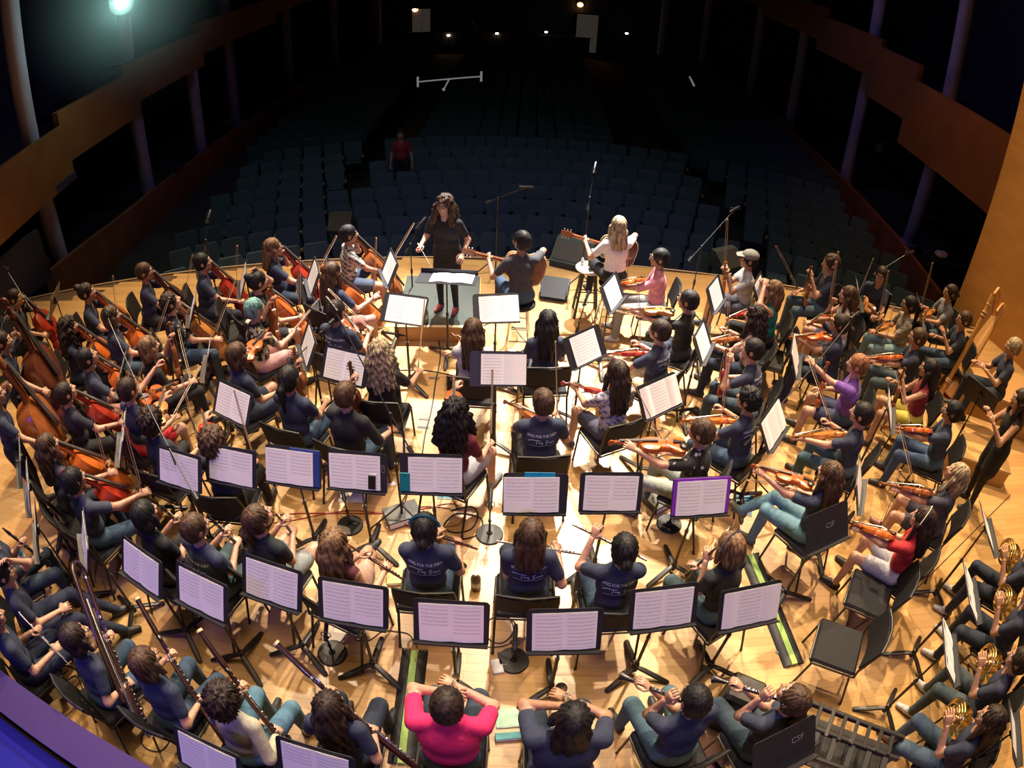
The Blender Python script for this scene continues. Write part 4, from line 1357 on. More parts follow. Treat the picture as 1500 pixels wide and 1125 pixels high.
def stand(px, py, to=None, facing=None, tilt=28, sheet='open', ref='', folder=None, z=1.10, big=False, sx=0.0, fx=0.0, fy=0.0, label=None, sh_label=None):
    """px, py: middle of the desk in the photograph; facing: compass heading the desk looks to"""
    p = at(px, py, z)
    if facing is None:
        d = math.degrees(math.atan2(-1.1 - p.x, 8.1 - p.y)); d = (d + 180) % 360
        facing = 180 + ((d - 180 + 180) % 360 - 180) * .45
    pr, MD = stand_proto(tilt, big)
    MW = Matrix.Translation((p.x, p.y, 0)) @ Matrix.Rotation(-rad(facing - 180), 4, 'Z')
    d = MW.to_3x3() @ Vector((0, -.03, 0)); MW = Matrix.Translation((-d.x, -d.y, 0)) @ MW
    lb = label or 'black music stand before %s' % ref; LAB.append(lb)
    pr.put(MW, lb, 'music stands')
    base = MW @ MD
    if folder:
        c, w_, nm = folder
        fp = folder_proto(c, w_=w_, h_=.315)
        l2 = '%s folder on the stand before %s' % (nm, ref); LAB.append(l2)
        fp.put(base @ Matrix.Translation((fx, .005 + fy, .0045)), l2)
    if sheet:
        l3 = sh_label or 'open sheet music on the stand before %s' % ref; LAB.append(l3)
        SHEETS[sheet].put(base @ Matrix.Translation((sx, -.006, .005 if not folder else .012)) @ Matrix.Rotation(rad(random.uniform(-1.5, 1.5)), 4, 'Z'), l3, 'sheet music on the stands')
    return base
# ------------------------------------------------------------------ the setting
FLOORM = plank_mat('maple_boards', (.43, .245, .088), (.57, .355, .145), .34)
SUBF = mat('stage_subfloor', (.10, .055, .025), .8, noise=.2)


def front_y(x):
    return 9.35 - .016 * (x - .8) ** 2


# platform under the boards
mb = MB()
xs = np.linspace(-9.5, 10.5, 41)
top_ = [(x, front_y(x)) for x in xs]
ol = [(-9.5, -2.0), (10.5, -2.0)] + [(x, y) for x, y in reversed(top_)]
mb.prism(ol, -1.1, -.014)
floor = struct('floor', mb, SUBF)
floor['label'] = 'maple board stage floor'
# stage boards: the nearest ones are single pieces, the rest one joined sheet of boards
PWD = .083
boards = []
row = 0
y = -1.4
while y < 9.36:
    x = -8.6 - random.random() * 1.6
    while x < 9.8:
        L_ = random.uniform(.5, 1.6)
        a, b = max(x, -8.9), min(x + L_, 9.9)
        ymax = min(front_y(a), front_y(b))
        if b - a > .05 and y + PWD <= ymax: boards.append((a, b, y))
        x += L_
    y += PWD; row += 1


def near(bd):
    c = ((bd[0] + bd[1]) / 2, bd[2]); return -(bd[1] - bd[0]) / (c[0] ** 2 + (c[1] - .0) ** 2 + 9) if bd[2] > 1.0 else 0


boards.sort(key=near)
unit = MB(); unit.box((0, 0, -.007), (1, PWD - .0012, .014)); 
lens = [1.4, 1.8, 2.2, 2.6]
pm = {}
for i, (a, b, y) in enumerate(boards[:300]):
    key = round((b - a) / .1) * .1
    if key not in pm:
        u = MB(); u.box((0, 0, -.007), (key, PWD - .0012, .014)); pm[key] = u.mesh('plank', FLOORM, 0)
    o = link('plank', pm[key], floor, Matrix.Translation(((a + b) / 2, y + PWD / 2, random.uniform(-.0002, .0002))) @ Matrix.Scale((b - a - .0012) / key, 4, (1, 0, 0)))
mb = MB(); tone = []
for a, b, y in boards[300:]:
    mb.box(((a + b) / 2, y + PWD / 2, -.007), (b - a - .0012, PWD - .0012, .014)); t = random.random(); tone += [t] * 8
me = mb.mesh('distant_planks', FLOORM, 0)
at_ = me.attributes.new('tone', 'FLOAT', 'POINT'); at_.data.foreach_set('value', tone)
o = link('distant_planks', me, floor, kind='stuff')
# dark nosing along the stage edge
mb = MB(); mb.tube([(x, front_y(x) - .01, .004) for x in xs], .012, 6); link('edge_nosing', mb.mesh('edge_nosing', MAPLE), floor)

# auditorium
AUDF = -1.15
CARP = mat('auditorium_floor', (.045, .035, .030), .8, noise=.3, nscale=2)
mb = MB(); mb.box((0, 22, AUDF - .05), (30, 27, .1)); struct('floor_auditorium', mb, CARP)
AISLE = mat('aisle_carpet', (.20, .13, .07), .9, noise=.2)
WALLB = mat('dark_blue_wall', (.030, .032, .060), .8, noise=.15, nscale=1.2)
FASC = mat('gallery_front_wood', (.26, .105, .035), .5, noise=.15, nscale=1.5)
COLM = mat('column_plaster', (.40, .34, .46), .7, noise=.08)
PANW = mat('side_wall_wood', (.26, .09, .035), .5, noise=.2, nscale=2)
for i, (x0, x1, xx0, xx1) in enumerate(((-4.6, -3.1, -3.6, -2.8), (2.5, 3.9, 3.4, 4.4))):
    mb = MB(); mb.add([(xx0, 14.0, AUDF + .012), (xx1, 14.0, AUDF + .012), (x1, 33.9, AUDF + .012), (x0, 33.9, AUDF + .012), (xx0, 14, AUDF), (xx1, 14, AUDF), (x1, 33.9, AUDF), (x0, 33.9, AUDF)], [(0, 1, 2, 3), (4, 5, 1, 0), (5, 6, 2, 1), (7, 4, 0, 3)])
    struct('trim_%d' % (i + 1), mb, AISLE)
# shell walls
mb = MB(); mb.box((0, 35.2, 4.5), (32, .3, 12)); struct('wall_back', mb, WALLB)
mb = MB(); mb.box((-13.6, 16, 4.5), (.3, 38, 12)); struct('wall_left', mb, WALLB)
mb = MB(); mb.box((14.2, 16, 4.5), (.3, 38, 12)); struct('wall_right', mb, WALLB)
mb = MB(); mb.box((0, 15, 12.6), (34, 42, .3)); struct('ceiling', mb, mat('ceiling_black', (.01, .01, .012), .9, noise=.1))


def wallstrip(name, pts, z0, z1, th, m, inward=1, parent=None):
    """upright band following pts (x, y); z0 and z1 may be lists"""
    mb = MB()
    n = len(pts)
    z0 = z0 if hasattr(z0, '__len__') else [z0] * n; z1 = z1 if hasattr(z1, '__len__') else [z1] * n
    for i in range(n - 1):
        a, b = Vector((*pts[i], 0)), Vector((*pts[i + 1], 0)); d = (b - a).normalized(); nn = Vector((d.y, -d.x, 0)) * th * inward
        vs = []
        for p, q0, q1 in ((a, z0[i], z1[i]), (b, z0[i + 1], z1[i + 1])):
            for off in (Vector((0, 0, 0)), nn):
                vs += [(p.x + off.x, p.y + off.y, q0), (p.x + off.x, p.y + off.y, q1)]
        mb.hull(vs)
    return mb


# gallery fronts: short straight panels, stepping up towards the back of the hall
def gallery(side, x0, segs, zb, zt, name):
    g = link('balcony', None, kind='structure', label=name)
    for (y0, xa, y1, xb, b0, t0) in segs:
        mb = wallstrip('panel', [(xa, y0), (xb, y1)], b0, t0, .15, FASC, -side)
        link('front_panel', mb.mesh('front_panel', FASC), g)
        mb = MB(); mb.box(((xa + xb) / 2 + side * 1.6, (y0 + y1) / 2, b0 + .10), (3.2, abs(y1 - y0), .14)); link('gallery_floor', mb.mesh('gallery_floor', WALLB), g)
    return g


gallery(-1, -9, [(4.5, -8.6, 10.4, -9.0, 1.25, 2.45), (10.4, -9.15, 13.2, -9.15, 1.60, 2.72), (13.2, -9.3, 17.5, -9.3, 1.9, 2.95), (17.5, -9.5, 24, -9.5, 2.2, 3.2), (24, -9.7, 34, -9.7, 2.5, 3.5)], 0, 0, 'brown wooden gallery front along the left side of the hall')
gallery(1, 9, [(6.0, 9.1, 13.9, 9.0, 1.72, 3.40), (13.9, 9.15, 16.2, 9.15, 2.30, 3.80), (16.2, 9.3, 20.5, 9.3, 2.8, 4.0), (20.5, 9.5, 27, 9.5, 3.1, 4.3), (27, 9.7, 34.5, 9.7, 3.4, 4.6)], 0, 0, 'brown wooden gallery front along the right side of the hall')
# low side walls beside the seats
for nm, pts, z1 in (('trim_3', [(-8.9, 8.6), (-8.9, 11.5), (-8.9, 15.4), (-8.7, 19), (-8.4, 26)], [.05, -.2, -.35, -.35, -.3]), ('trim_4', [(8.6, 10.2), (8.9, 13), (9, 16.4), (9, 22), (8.8, 27)], [-.3, -.35, -.35, -.3, -.3])):
    mb = wallstrip(nm, pts, AUDF, z1, .12, PANW); struct(nm, mb, PANW)
    o = SC.objects.get(nm)
# columns
COLS = [(-9.3, 9.75, -1.1, 12.4), (-9.9, 14.6, -1.1, 12.4), (-9.8, 17.8, -1.1, 2.3), (-10.1, 21.2, -1.1, 12.4), (-9.9, 26.5, -1.1, 12.4), (-9.2, 31.0, -1.1, 12.4),
        (10.3, 14.2, -1.1, 12.4), (10.0, 18.2, -1.1, 12.4), (10.0, 23.6, -1.1, 12.4), (9.9, 28.5, -1.1, 12.4), (6.6, 33.5, -1.1, 12.4), (8.8, 33.5, -1.1, 12.4), (-7.6, 33.5, -1.1, 12.4)]
for x, y, z0, z1 in COLS:
    mb = MB(); mb.tube([(0, 0, z0), (0, 0, z0 + .12), (0, 0, z0 + .125), (0, 0, z1)], [.27, .27, .20, .20], 18)
    o = link('column', mb.mesh('column', COLM), None, Matrix.Translation((x, y, 0)), 'round pale violet plaster column', kind='structure')
# back wall: two lit doorways, small step lights, two orange exit lamps
LIT = mat('doorway_glow', (.12, .10, .085), .8, noise=.1, emit=((.30, .25, .20), .10))  # faint emission on the door slabs stands in for light in the doorways
for i, (px_, w_) in enumerate(((617, .95), (858, 1.1))):
    p = at(px_, 67, -1.15); k = 34.9 / p.y
    x = p.x * k
    mb = MB(); mb.box((x, 35.0, .15), (w_, .12, 2.1)); dr = struct('door_%d' % (i + 1), mb, LIT)
    mb = MB(); mb.box((x - w_ / 2 - .05, 34.96, .15), (.1, .2, 2.2)); mb.box((x + w_ / 2 + .05, 34.96, .15), (.1, .2, 2.2)); mb.box((x, 34.96, 1.25), (w_ + .2, .2, .1)); link('door_frame', mb.mesh('door_frame', WALLB), dr)
EXM = mat('amber_lamp_glass', (.9, .35, .1), .4, emit=((1.0, .42, .12), 14))
for px_, py_, who in ((608, 14, 'left'), (850, 7, 'right')):
    d = ray(px_, py_); k = 34.93 / d.y; p = Vector((d.x * k, 34.93, CH + d.z * k))
    g = link('exit_lamp', None, None, Matrix.Translation(p), 'glowing orange exit lamp above the %s back doorway' % who, 'lamp'); LAB.append(g['label'])
    mb = MB(); mb.sphere((0, 0, 0), (.15, .09, .12), 12, 8); link('glass', mb.mesh('glass', EXM), g)
    mb = MB(); mb.box((0, .1, .05), (.4, .08, .3), bev=.02); link('wall_plate', mb.mesh('wall_plate', BLACK), g)
STM = mat('warm_step_light', (.9, .85, .6), .4, emit=((1.0, .9, .6), 9))
for i, (px_, py_) in enumerate(((657, 52), (728, 49), (800, 47), (918, 49))):
    d = ray(px_, py_); k = 33.5 / d.y; p = Vector((d.x * k, 33.5, CH + d.z * k))
    lb = 'tiny white light on the %s rail at the back of the hall' % ('leftmost part of the', 'left middle of the', 'right middle of the', 'rightmost part of the')[i]; LAB.append(lb)
    g = link('rail_light', None, None, Matrix.Translation(p), lb, 'light')
    mb = MB(); mb.sphere((0, 0, 0), (.085, .05, .05), 10, 6); link('bulb', mb.mesh('bulb', STM), g)
    mb = MB(); mb.tube([(0, .05, -.03), (0, .05, AUDF - p.z)], .02, 6); link('bracket', mb.mesh('bracket', BLACK), g)
mb = MB(); mb.box((-1.5, 33.6, -.35), (9, .1, .8)); mb.box((-1.5, 33.6, .07), (9.1, .16, .05)); struct('trim_5', mb, mat('rear_rail', (.08, .06, .07), .6, noise=.2))

# seats
SEATM = mat('teal_seat_fabric', (.060, .105, .120), .85, noise=.2, nscale=50, bump=.1)
SEATB = mat('dark_seat_shell', (.012, .014, .016), .6, noise=.2)
OAK = mat('oak_arm_cap', (.50, .30, .13), .45, noise=.2)
SEAT = Proto('audience_seat', 'seat')
mb = MB(); mb.hull([(sx * a, y, z) for sx in (-1, 1) for a, y, z in ((.22, .15, .32), (.22, .22, .32), (.235, .29, .80), (.235, .34, .80), (.20, .31, .86), (.20, .345, .86))]); SEAT.part('backrest', mb, SEATM)
mb = MB(); mb.box((0, .05, .40), (.43, .34, .09), bev=.03); mb.box((0, .1, .33), (.38, .2, .06)); SEAT.part('seat', mb, SEATM)
mb = MB(); mb.box((.255, .18, .30), (.035, .10, .6), bev=.01); mb.box((.255, .03, .575), (.05, .30, .03), bev=.01); ar_ = SEAT.part('armrest', mb, SEATB)
mb = MB(); mb.box((.255, -.12, .575), (.058, .05, .075), bev=.012); SEAT.part('arm_cap', mb, OAK, ar_, label='pale wooden arm cap')
ROWY = [10.75, 11.55, 12.35, 13.2, 14.05, 14.9, 15.75, 16.65, 17.5]
ORD = ['front', 'second', 'third', 'fourth', 'fifth', 'sixth', 'seventh', 'eighth', 'ninth']
mats_far = []
cx0, cy0 = .6, -4.0
for i, ry in enumerate(ROWY):
    R0 = ry - cy0
    pitch = .525
    n = int(7.8 / pitch)
    for j in range(-n, n + 1):
        t = (j + .5 * (i % 2)) * pitch / R0
        x = cx0 + R0 * math.sin(t); y = cy0 + R0 * math.cos(t)
        if abs(x) > 8.3 or (4.0 + (y - 11) * .02 < x - .1 < 4.9) or (-4.2 < x < -3.4 and y > 13): continue
        MWs = Matrix.Translation((x, y - .2, AUDF)) @ Matrix.Rotation(-t, 4, 'Z')
        if i < 8:
            SEAT.put(MWs, 'teal folding audience seat in the %s row from the stage' % ORD[i], 'teal seats of the %s row' % ORD[i])
mb = MB(); k = 0
for i in range(20):
    ry = 17.5 + i * .82; R0 = ry - cy0
    n = int(7.9 / .525)
    for j in range(-n, n + 1):
        t = j * .525 / R0; x = cx0 + R0 * math.sin(t); y = cy0 + R0 * math.cos(t)
        if abs(x) > 8.5 or y > 33 or 2.6 < x < 4.3 or -4.4 < x < -2.9: continue
        MWs = Matrix.Translation((x, y - .2, AUDF)) @ Matrix.Rotation(-t, 4, 'Z')
        mb.box((0, .27, .58), (.46, .09, .52), M=MWs, bev=0); mb.box((0, .05, .40), (.43, .34, .09), M=MWs)
lb = 'teal folding audience seats in the far dark rows'; LAB.append(lb)
o = link('audience_seats', mb.mesh('audience_seats', SEATM), None, None, lb, 'seats', None, 'stuff')

# loft rail in the lower left corner, harp wall and steps on the right
BLUE_LIT = mat('loft_seat_blue_lit', (.002, .002, .28), .6, noise=.06)  # blue lamp light put into the colour of the loft trims
VIO = mat('loft_wall_violet_lit', (.035, .013, .11), .75, noise=.06, nscale=4)  # blue-violet light put into the colour of the loft wall
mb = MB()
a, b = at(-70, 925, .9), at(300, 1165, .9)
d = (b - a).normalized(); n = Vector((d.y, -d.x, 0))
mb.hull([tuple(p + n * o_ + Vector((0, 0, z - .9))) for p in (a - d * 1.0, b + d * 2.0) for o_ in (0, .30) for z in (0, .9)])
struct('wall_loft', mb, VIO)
mb = MB(); mb.hull([tuple(p + n * o_ + Vector((0, 0, z - .9))) for p in (a - d * 1.0, b + d * 2.0) for o_ in (.34, .70) for z in (0, .70)]); struct('trim_6', mb, BLUE_LIT)
mb = MB(); mb.hull([tuple(p + n * o_ + Vector((0, 0, z - .9))) for p in (a - d * 1.0, b + d * 2.0) for o_ in (.70, .80) for z in (0, 1.0)]); struct('trim_7', mb, BLUE_LIT)
GOLD = mat('honey_wood_panel', (.50, .26, .070), .45, noise=.12, nscale=1.2, stretch=(1, 1, 4))
mb = wallstrip('w', [(8.25, 9.1), (9.05, 7.0), (9.6, 4.0), (9.8, 1.0), (9.8, -2.0)], -.02, [6.0] * 5, .12, GOLD)
struct('wall_stage_right', mb, GOLD)
mb = wallstrip('w', [(-8.75, 8.7), (-9.3, 6.0), (-9.4, 1.0), (-9.4, -2.0)], -.02, [1.0, 1.0, 1.0, 1.0], -.12, WALLB)
struct('wall_stage_left', mb, WALLB)
# ------------------------------------------------------------------ players, their chairs and instruments
P = player
H = lambda s, c: (s, c)
NV = dict(top=NAVY)
# --- upper left: cellos and basses
P(400, 362, 'the cellist with long light hair near the stage edge', 'cello', col='r', hair=('straight', 'lb'), bot=DJEAN, glasses=True, desc='seated cellist with long light brown hair and glasses near the stage edge', bow='upf', lean=2)
P(511, 343, 'the cellist in the patterned shirt', 'cello', col='b', hair=('short', 'bk'), top=(.50, .46, .40), pat=('blotch', (.05, .045, .04)), bot=(.05, .07, .11), shorts=True, skin=1, desc='seated cellist in a black and white patterned shirt and blue shorts', bow='upf', lean=4)
P(487, 398, 'the long-haired cellist behind the white stand', 'cello', col='o', hair=('long', 'br'), bot=(.35, .12, .10), shorts=True, desc='seated cellist with very long brown hair and bare legs', bow='up', R=(.30, .40, .80))
P(378, 412, 'the cellist holding her bun', 'cello', col='o', hair=('bun', 'bk'), top=BLK, bot=BLK, shorts=True, desc='seated cellist in black with one arm raised over her head', L=(-.06, .16, 1.30), Lh='half', lh=(.1, 1, .2), lean=10, bow='up')
P(373, 452, 'the player with teal dyed hair', 'viola', 'vr', 'b', hair=('short', 'tl'), top=BLK, pat=('floral', (.50, .46, .38)), bot=(.55, .30, .26), desc='seated player with teal dyed short hair and a black floral top', bow='flat', shorts=True, R=(.16, .42, .78))
P(493, 455, 'the violist with short brown hair left of the podium', 'viola', 'vlap', 'b', hair=('short', 'db'), bot=DJEAN, back=True, desc='seated man in navy event shirt left of the podium stand', bow='cross', wide=1.08)
P(556, 515, 'the long-haired woman in the black dress', 'viola', 'vlap', 'b', hair=('wavy', 'gb'), top=BLK, bot=BLK, skirt=True, skin=1, shoe=(.45, .05, .04), desc='seated woman in black dress with long grey blonde hair and red sandals', bow='upf', cross=True, R=(.28, .42, .72))
P(297, 384, 'the dark-haired cellist by the black chair back', 'cello', col='r', hair=('short', 'bk'), bot=DJEAN, desc='seated young cellist with dark hair and a glossy red cello', bow='up', pitch=6)
P(212, 398, 'the cellist with glasses', 'cello', col='d', hair=('short', 'br'), glasses=True, bot=BLK, desc='seated cellist with glasses and a dark brown cello', bow='left', R=(.3, .5, .66))
P(250, 443, 'the cellist looking up in jeans', 'cello', col='g', hair=('spiky', 'db'), top=BLK, pat=('dots', (.25, .27, .26)), bot=JEAN, shoe=(.05, .05, .05), pitch=22, desc='seated cellist in a black graphic shirt looking up with golden cello', bow='upf')
P(127, 428, 'the cellist with a small bun', 'cello', col='o', hair=('bun', 'db'), bot=DJEAN, desc='seated cellist with her hair in a small bun', bow='up')
P(163, 462, 'the cellist with ear-length brown hair', 'cello', col='o', hair=('bob', 'br'), bot=JEAN, desc='seated cellist in navy with ear-length brown hair', bow='upf', w=1.05)
P(100, 478, 'the cellist with long dark waves', 'cello', col='o', hair=('wavy', 'db'), bot=DJEAN, desc='seated cellist with long dark wavy hair and bright orange cello', bow=None)
P(218, 508, 'the violist with a blonde bob', 'viola', 'vr', 'b', hair=('bob', 'lb'), top=BLK, bot=BLK, desc='seated violist with blonde bob and black trousers', bow='cross')
P(128, 524, 'the cellist looking up beside the orange cello', 'cello', col='o', hair=('short', 'bk'), bot=(.40, .20, .15), pitch=20, skin=1, shorts=True, desc='seated cellist with black hair and bare knees looking up', bow='upf')
P(22, 436, 'the young bassist by the left wall', 'cello', col='r', hair=('short', 'db'), bot=BLK, desc='seated young man with red cello near the left wall', bow=None)
P(-16, 446, 'the red-brown haired player at the left edge', None, hair=('wavy', 'br'), bot=BLK, desc='seated player with reddish brown hair at the left edge')
P(4, 500, 'the bassist with the dark bass', 'bass', col='d', hair=('short', 'db'), bot=BLK, standing=True, chair=False, desc='standing bassist behind a very dark bass at the left edge', off=8)
P(-8, 578, 'the bassist in short sleeves', 'bass', col='b', hair=('short', 'db'), bot=BLK, standing=True, chair=False, desc='standing bassist in navy beside a brown bass at the left edge', off=8)
P(96, 575, 'the cellist in the dark polo shirt', 'cello', col='r', hair=('short', 'db'), top=(.012, .014, .026), bot=BLK, pitch=15, desc='seated cellist in dark polo with short hair seen from behind', bow='upf', off=-8)
P(70, 652, 'the cellist with long brown hair and orange cello', 'cello', col='o', hair=('long', 'br'), bot=DJEAN, desc='seated cellist with long brown hair left of the big orange cello', bow='up', off=-6)
P(108, 702, 'the cellist in jeans nearest the camera', 'cello', col='r', hair=('ponytail', 'bk'), bot=JEAN, skin=1, desc='seated cellist in jeans holding a bright red cello nearest the camera', bow='up', off=-4, R=(.30, .52, .80))
P(188, 570, 'the violinist in red shorts', 'violin', 'vside', 'o', hair=('short', 'db'), bot=(.50, .02, .03), shorts=True, desc='seated violinist in bright red shorts', bow='flat', off=-10, L=(-.12, .52, 1.14))
P(222, 615, 'the curly-haired violinist in glasses', 'violin', 'vu', 'g', hair=('curly', 'db'), glasses=True, top=(.014, .018, .036), bot=BLK, desc='seated violinist with curly dark hair and glasses holding his violin up', bow='up', pitch=10, off=-12)
P(312, 645, 'the mop-haired violinist', 'violin', 'vu', 'r', hair=('curly', 'br'), top=(.012, .014, .026), bot=BLK, desc='seated violinist with a mop of curly brown hair seen from behind', bow='up', off=-20)
P(348, 518, 'the violinist with bare knees by the white sheet', 'violin', 'vu', 'o', hair=('bob', 'br'), bot=(.02, .03, .06), shorts=True, desc='seated violinist with brown bob and bare knees under a violin', bow=None, off=12)
P(424, 553, 'the black-ponytailed player behind the microphone', 'viola', 'vr', 'b', hair=('ponytail', 'bk'), skin=1, bot=JEAN, desc='seated violist with a black ponytail in blue jeans', bow=None, R=(.12, .40, .68))
P(507, 577, 'the violist in the plain black shirt', 'viola', 'vr', 'd', hair=('short', 'br'), top=(.008, .009, .014), bot=JEAN, wide=1.12, w=1.1, desc='seated violist in plain black shirt seen from behind', bow=None, R=(.26, .34, .64), sleeve='half', off=12)
P(693, 483, 'the brown-haired woman in the pale shirt', 'violin', 'vlap', 'b', hair=('long', 'br'), top=(.42, .43, .46), bot=BLK, desc='seated woman in pale shirt with very long brown hair near the podium', bow=None, face_target=(-.4, 8.6), R=(-.24, .30, .76), shoe=(.08, .04, .03))
P(802, 470, 'the black-haired woman in black jeans', None, hair=('long', 'bk'), bot=(.03, .035, .04), desc='seated woman with long black hair in front of the guitarist', face_target=(-.2, 9.6), skin=1, cross=True)
P(668, 602, 'the violinist in the maroon top', 'violin', 'vu', 'b', hair=('wavy', 'bk'), top=(.13, .012, .025), bot=(.35, .35, .38), shorts=True, shoe=(.22, .25, .27), desc='seated violinist in maroon top with long wavy dark hair and bare legs', bow='up', off=35)
P(795, 588, 'the man in the event shirt facing the podium', 'violin', 'vlap', 'b', hair=('short', 'br'), bot=BLK, back=True, glasses=True, desc='seated man in navy event shirt with short brown hair in mid stage', bow='up', off=14, wide=1.08, w=1.05, yaw=-12)
P(904, 545, 'the woman with sunglasses on her head', 'violin', 'vlap', 'r', hair=('long', 'db'), top=(.45, .45, .48), pat=('blotch', (.10, .09, .20)), bot=(.05, .05, .08), shorts=True, sunglasses=True, skin=1, desc='seated woman in floral shirt with sunglasses pushed up on long dark hair', bow='flat', off=6)
P(966, 484, 'the man in khaki shorts', 'violin', 'vlap', 'r', hair=('short', 'db'), bot=(.40, .34, .20), shorts=True, back=True, wide=1.1, w=1.08, desc='seated violinist in navy event shirt and khaki shorts', bow='up', off=-5, shoe=(.5, .5, .5))
P(1008, 440, 'the man in the black polo shirt', 'violin', 'vu', 'g', hair=('short', 'bk'), top=(.008, .008, .009), bot=BLK, skin=1, glasses=True, desc='seated violinist in a black polo shirt right of the grey-trousered man', bow='flat', lean=2)
P(966, 378, 'the violinist in the pink shirt', 'violin', 'vside', 'o', hair=('short', 'bk'), top=(.60, .24, .30), bot=(.22, .22, .19), skin=1, glasses=True, shoe=(.5, .5, .48), sleeve='half', desc='seated violinist in pink shirt and grey trousers', bow='up', face_target=(-1.2, 7.6), kneel=.46, lean=4)
P(906, 330, 'the guitarist in the white shirt', 'guitar_b', hair=('straight', 'gb'), top=(.68, .68, .67), bot=BLK, chair=False, z0=.28, desc='seated guitarist in white shirt with shaggy blonde hair', face_target=(.9, 12), off=-8)
P(764, 353, 'the guitarist in the charcoal shirt', 'guitar_a', hair=('short', 'bk'), top=(.045, .045, .052), bot=JEAN, chair=False, z0=.32, desc='seated guitarist in charcoal shirt with black hair', face_target=(-.4, 12), off=-10, skin=1, wide=1.05, yaw=-25)
# --- upper right violins
P(1097, 380, 'the violinist in the grey cap', 'violin', 'vr', 'o', hair=('short', 'bk'), top=(.45, .46, .47), bot=(.10, .10, .12), shorts=True, skin=1, shoe=(.05, .045, .04), desc='seated violinist in pale shirt and flat grey cap', bow='up', R=(-.10, .36, 1.04), cap=(.20, .20, .17))
P(1132, 424, 'the blonde woman touching her head', 'violin', 'vlap', 'r', hair=('long', 'lb'), top=(.01, .16, .12), bot=BLK, sleeve='none', desc='seated woman in teal top with long blonde hair and a hand at her head', bow=None, L=(-.10, .20, 1.28), R=(.10, .22, 1.26), lh=(-.7, .6, .3), rh=(.9, .5, .3), Rh='half', pitch=12)
P(1106, 463, 'the woman with dark wavy hair', 'violin', 'vlap', 'b', hair=('wavy', 'db'), top=(.30, .10, .07), pat=('stripe', (.55, .50, .46)), bot=DJEAN, desc='seated woman in striped top with dark wavy hair', bow='up', skin=0)
P(1102, 512, 'the man resting his arms on his knees', 'violin', 'vr', 'r', hair=('short', 'bk'), bot=(.025, .045, .06), back=True, skin=0, w=1.05, wide=1.1, desc='seated man in navy event shirt resting his forearms on jeans', bow='up', off=-10, lean=14)
P(1097, 585, 'the black-haired violinist behind the brown viola', 'violin', 'vlap', 'o', hair=('spiky', 'bk'), bot=JEAN, skin=1, back=True, desc='seated violinist with spiky black hair right of the brown viola', bow='up', off=-4)
P(1027, 632, 'the violist in the dotted black shirt', 'viola', 'vu', 'o', hair=('short', 'br'), top=(.010, .010, .013), pat=('dots', (.5, .5, .5)), bot=(.25, .28, .26), wide=1.12, w=1.12, desc='seated violist in a black dotted shirt stretching his viola to the left', bow='upf', off=-22, pitch=-10, L=(-.36, .50, 1.04))
P(1217, 386, 'the tall violinist in blue jeans', 'violin', 'vr', 'b', hair=('spiky', 'br'), bot=(.04, .075, .10), desc='seated tall violinist with shaggy brown hair and blue jeans', bow='upf', w=1.05, wide=1.08, tall=1.04)
P(1242, 432, 'the brown-haired woman in floral shorts', 'violin', 'vlap', 'b', hair=('long', 'br'), top=(.50, .46, .42), bot=(.42, .42, .52), pat=('none', WHT, 'blotch', (.10, .12, .35)), shorts=True, sleeve='none', desc='seated woman in floral shorts with long brown hair', bow='up', R=(.10, .22, 1.00))
P(1230, 474, 'the violinist resting her head on her hand', 'violin', 'vu', 'o', hair=('ponytail', 'db'), bot=DJEAN, skin=1, desc='seated violinist in navy resting her head on her hand', bow='up', R=(.08, .20, 1.20), Rh='half')
P(1256, 534, 'the player in the purple shirt', 'violin', 'vr', 'o', hair=('short', 'gi'), top=(.19, .09, .40), bot=(.03, .04, .09), shorts=True, back=True, desc='seated player in purple shirt reaching out to a music stand', bow=None, L=(-.12, .60, 1.10), lh=(-.6, .2, -.7), wide=1.08, w=1.08)
P(1262, 606, 'the dark-haired violist in jeans', 'viola', 'vlap', 'g', hair=('short', 'bk'), bot=(.05, .10, .13), desc='seated violist with dark hair and a golden viola on his lap', bow='upf', w=1.0, skin=0)
P(1216, 694, 'the violinist with long light brown hair', 'violin', 'vu', 'o', hair=('long', 'br'), bot=LJEAN, desc='seated violinist in light jeans with long brown hair, violin stretched left', bow='cross', off=6, L=(-.34, .52, 1.02), cross=True, shoe=(.10, .09, .06))
P(1291, 403, 'the glasses-wearing violinist facing the camera', 'violin', 'vlap', 'g', hair=('short', 'db'), glasses=True, bot=BLK, desc='seated violinist with glasses turned towards the camera at the stage edge', bow='up', off=-55)
P(1332, 446, 'the ponytailed violinist in pale jeans', 'violin', 'vlap', 'g', hair=('ponytail', 'bk'), top=(.34, .31, .26), pat=('blotch', (.16, .13, .11)), bot=(.17, .30, .34), skin=1, desc='seated violinist in pale jeans and patterned top with black ponytail', bow='up')
P(1344, 494, 'the violinist with a bright orange violin', 'violin', 'vside', 'o', hair=('short', 'br'), bot=(.05, .08, .10), desc='seated violinist in navy with short hair and bright orange violin', bow='up')
P(1392, 428, 'the grey-shirted violinist by the far wall', 'violin', 'vlap', 'g', hair=('lowbun', 'db'), top=(.20, .22, .26), bot=JEAN, desc='seated violinist in a grey shirt by the far right wall', bow='up')
P(1412, 468, 'the man in navy left of the harp', None, hair=('short', 'br'), bot=JEAN, desc='seated man in navy shirt just left of the harp', L=(-.1, .34, .95), R=(.12, .36, .80))
P(1361, 540, 'the woman in the maroon tank top', 'violin', 'vr', 'b', hair=('long', 'bk'), top=(.20, .015, .03), bot=(.45, .38, .06), shorts=True, sleeve='none', skin=1, desc='seated woman in maroon tank top and yellow shorts', bow=None, L=(-.12, .36, 1.02), R=(.10, .40, .84))
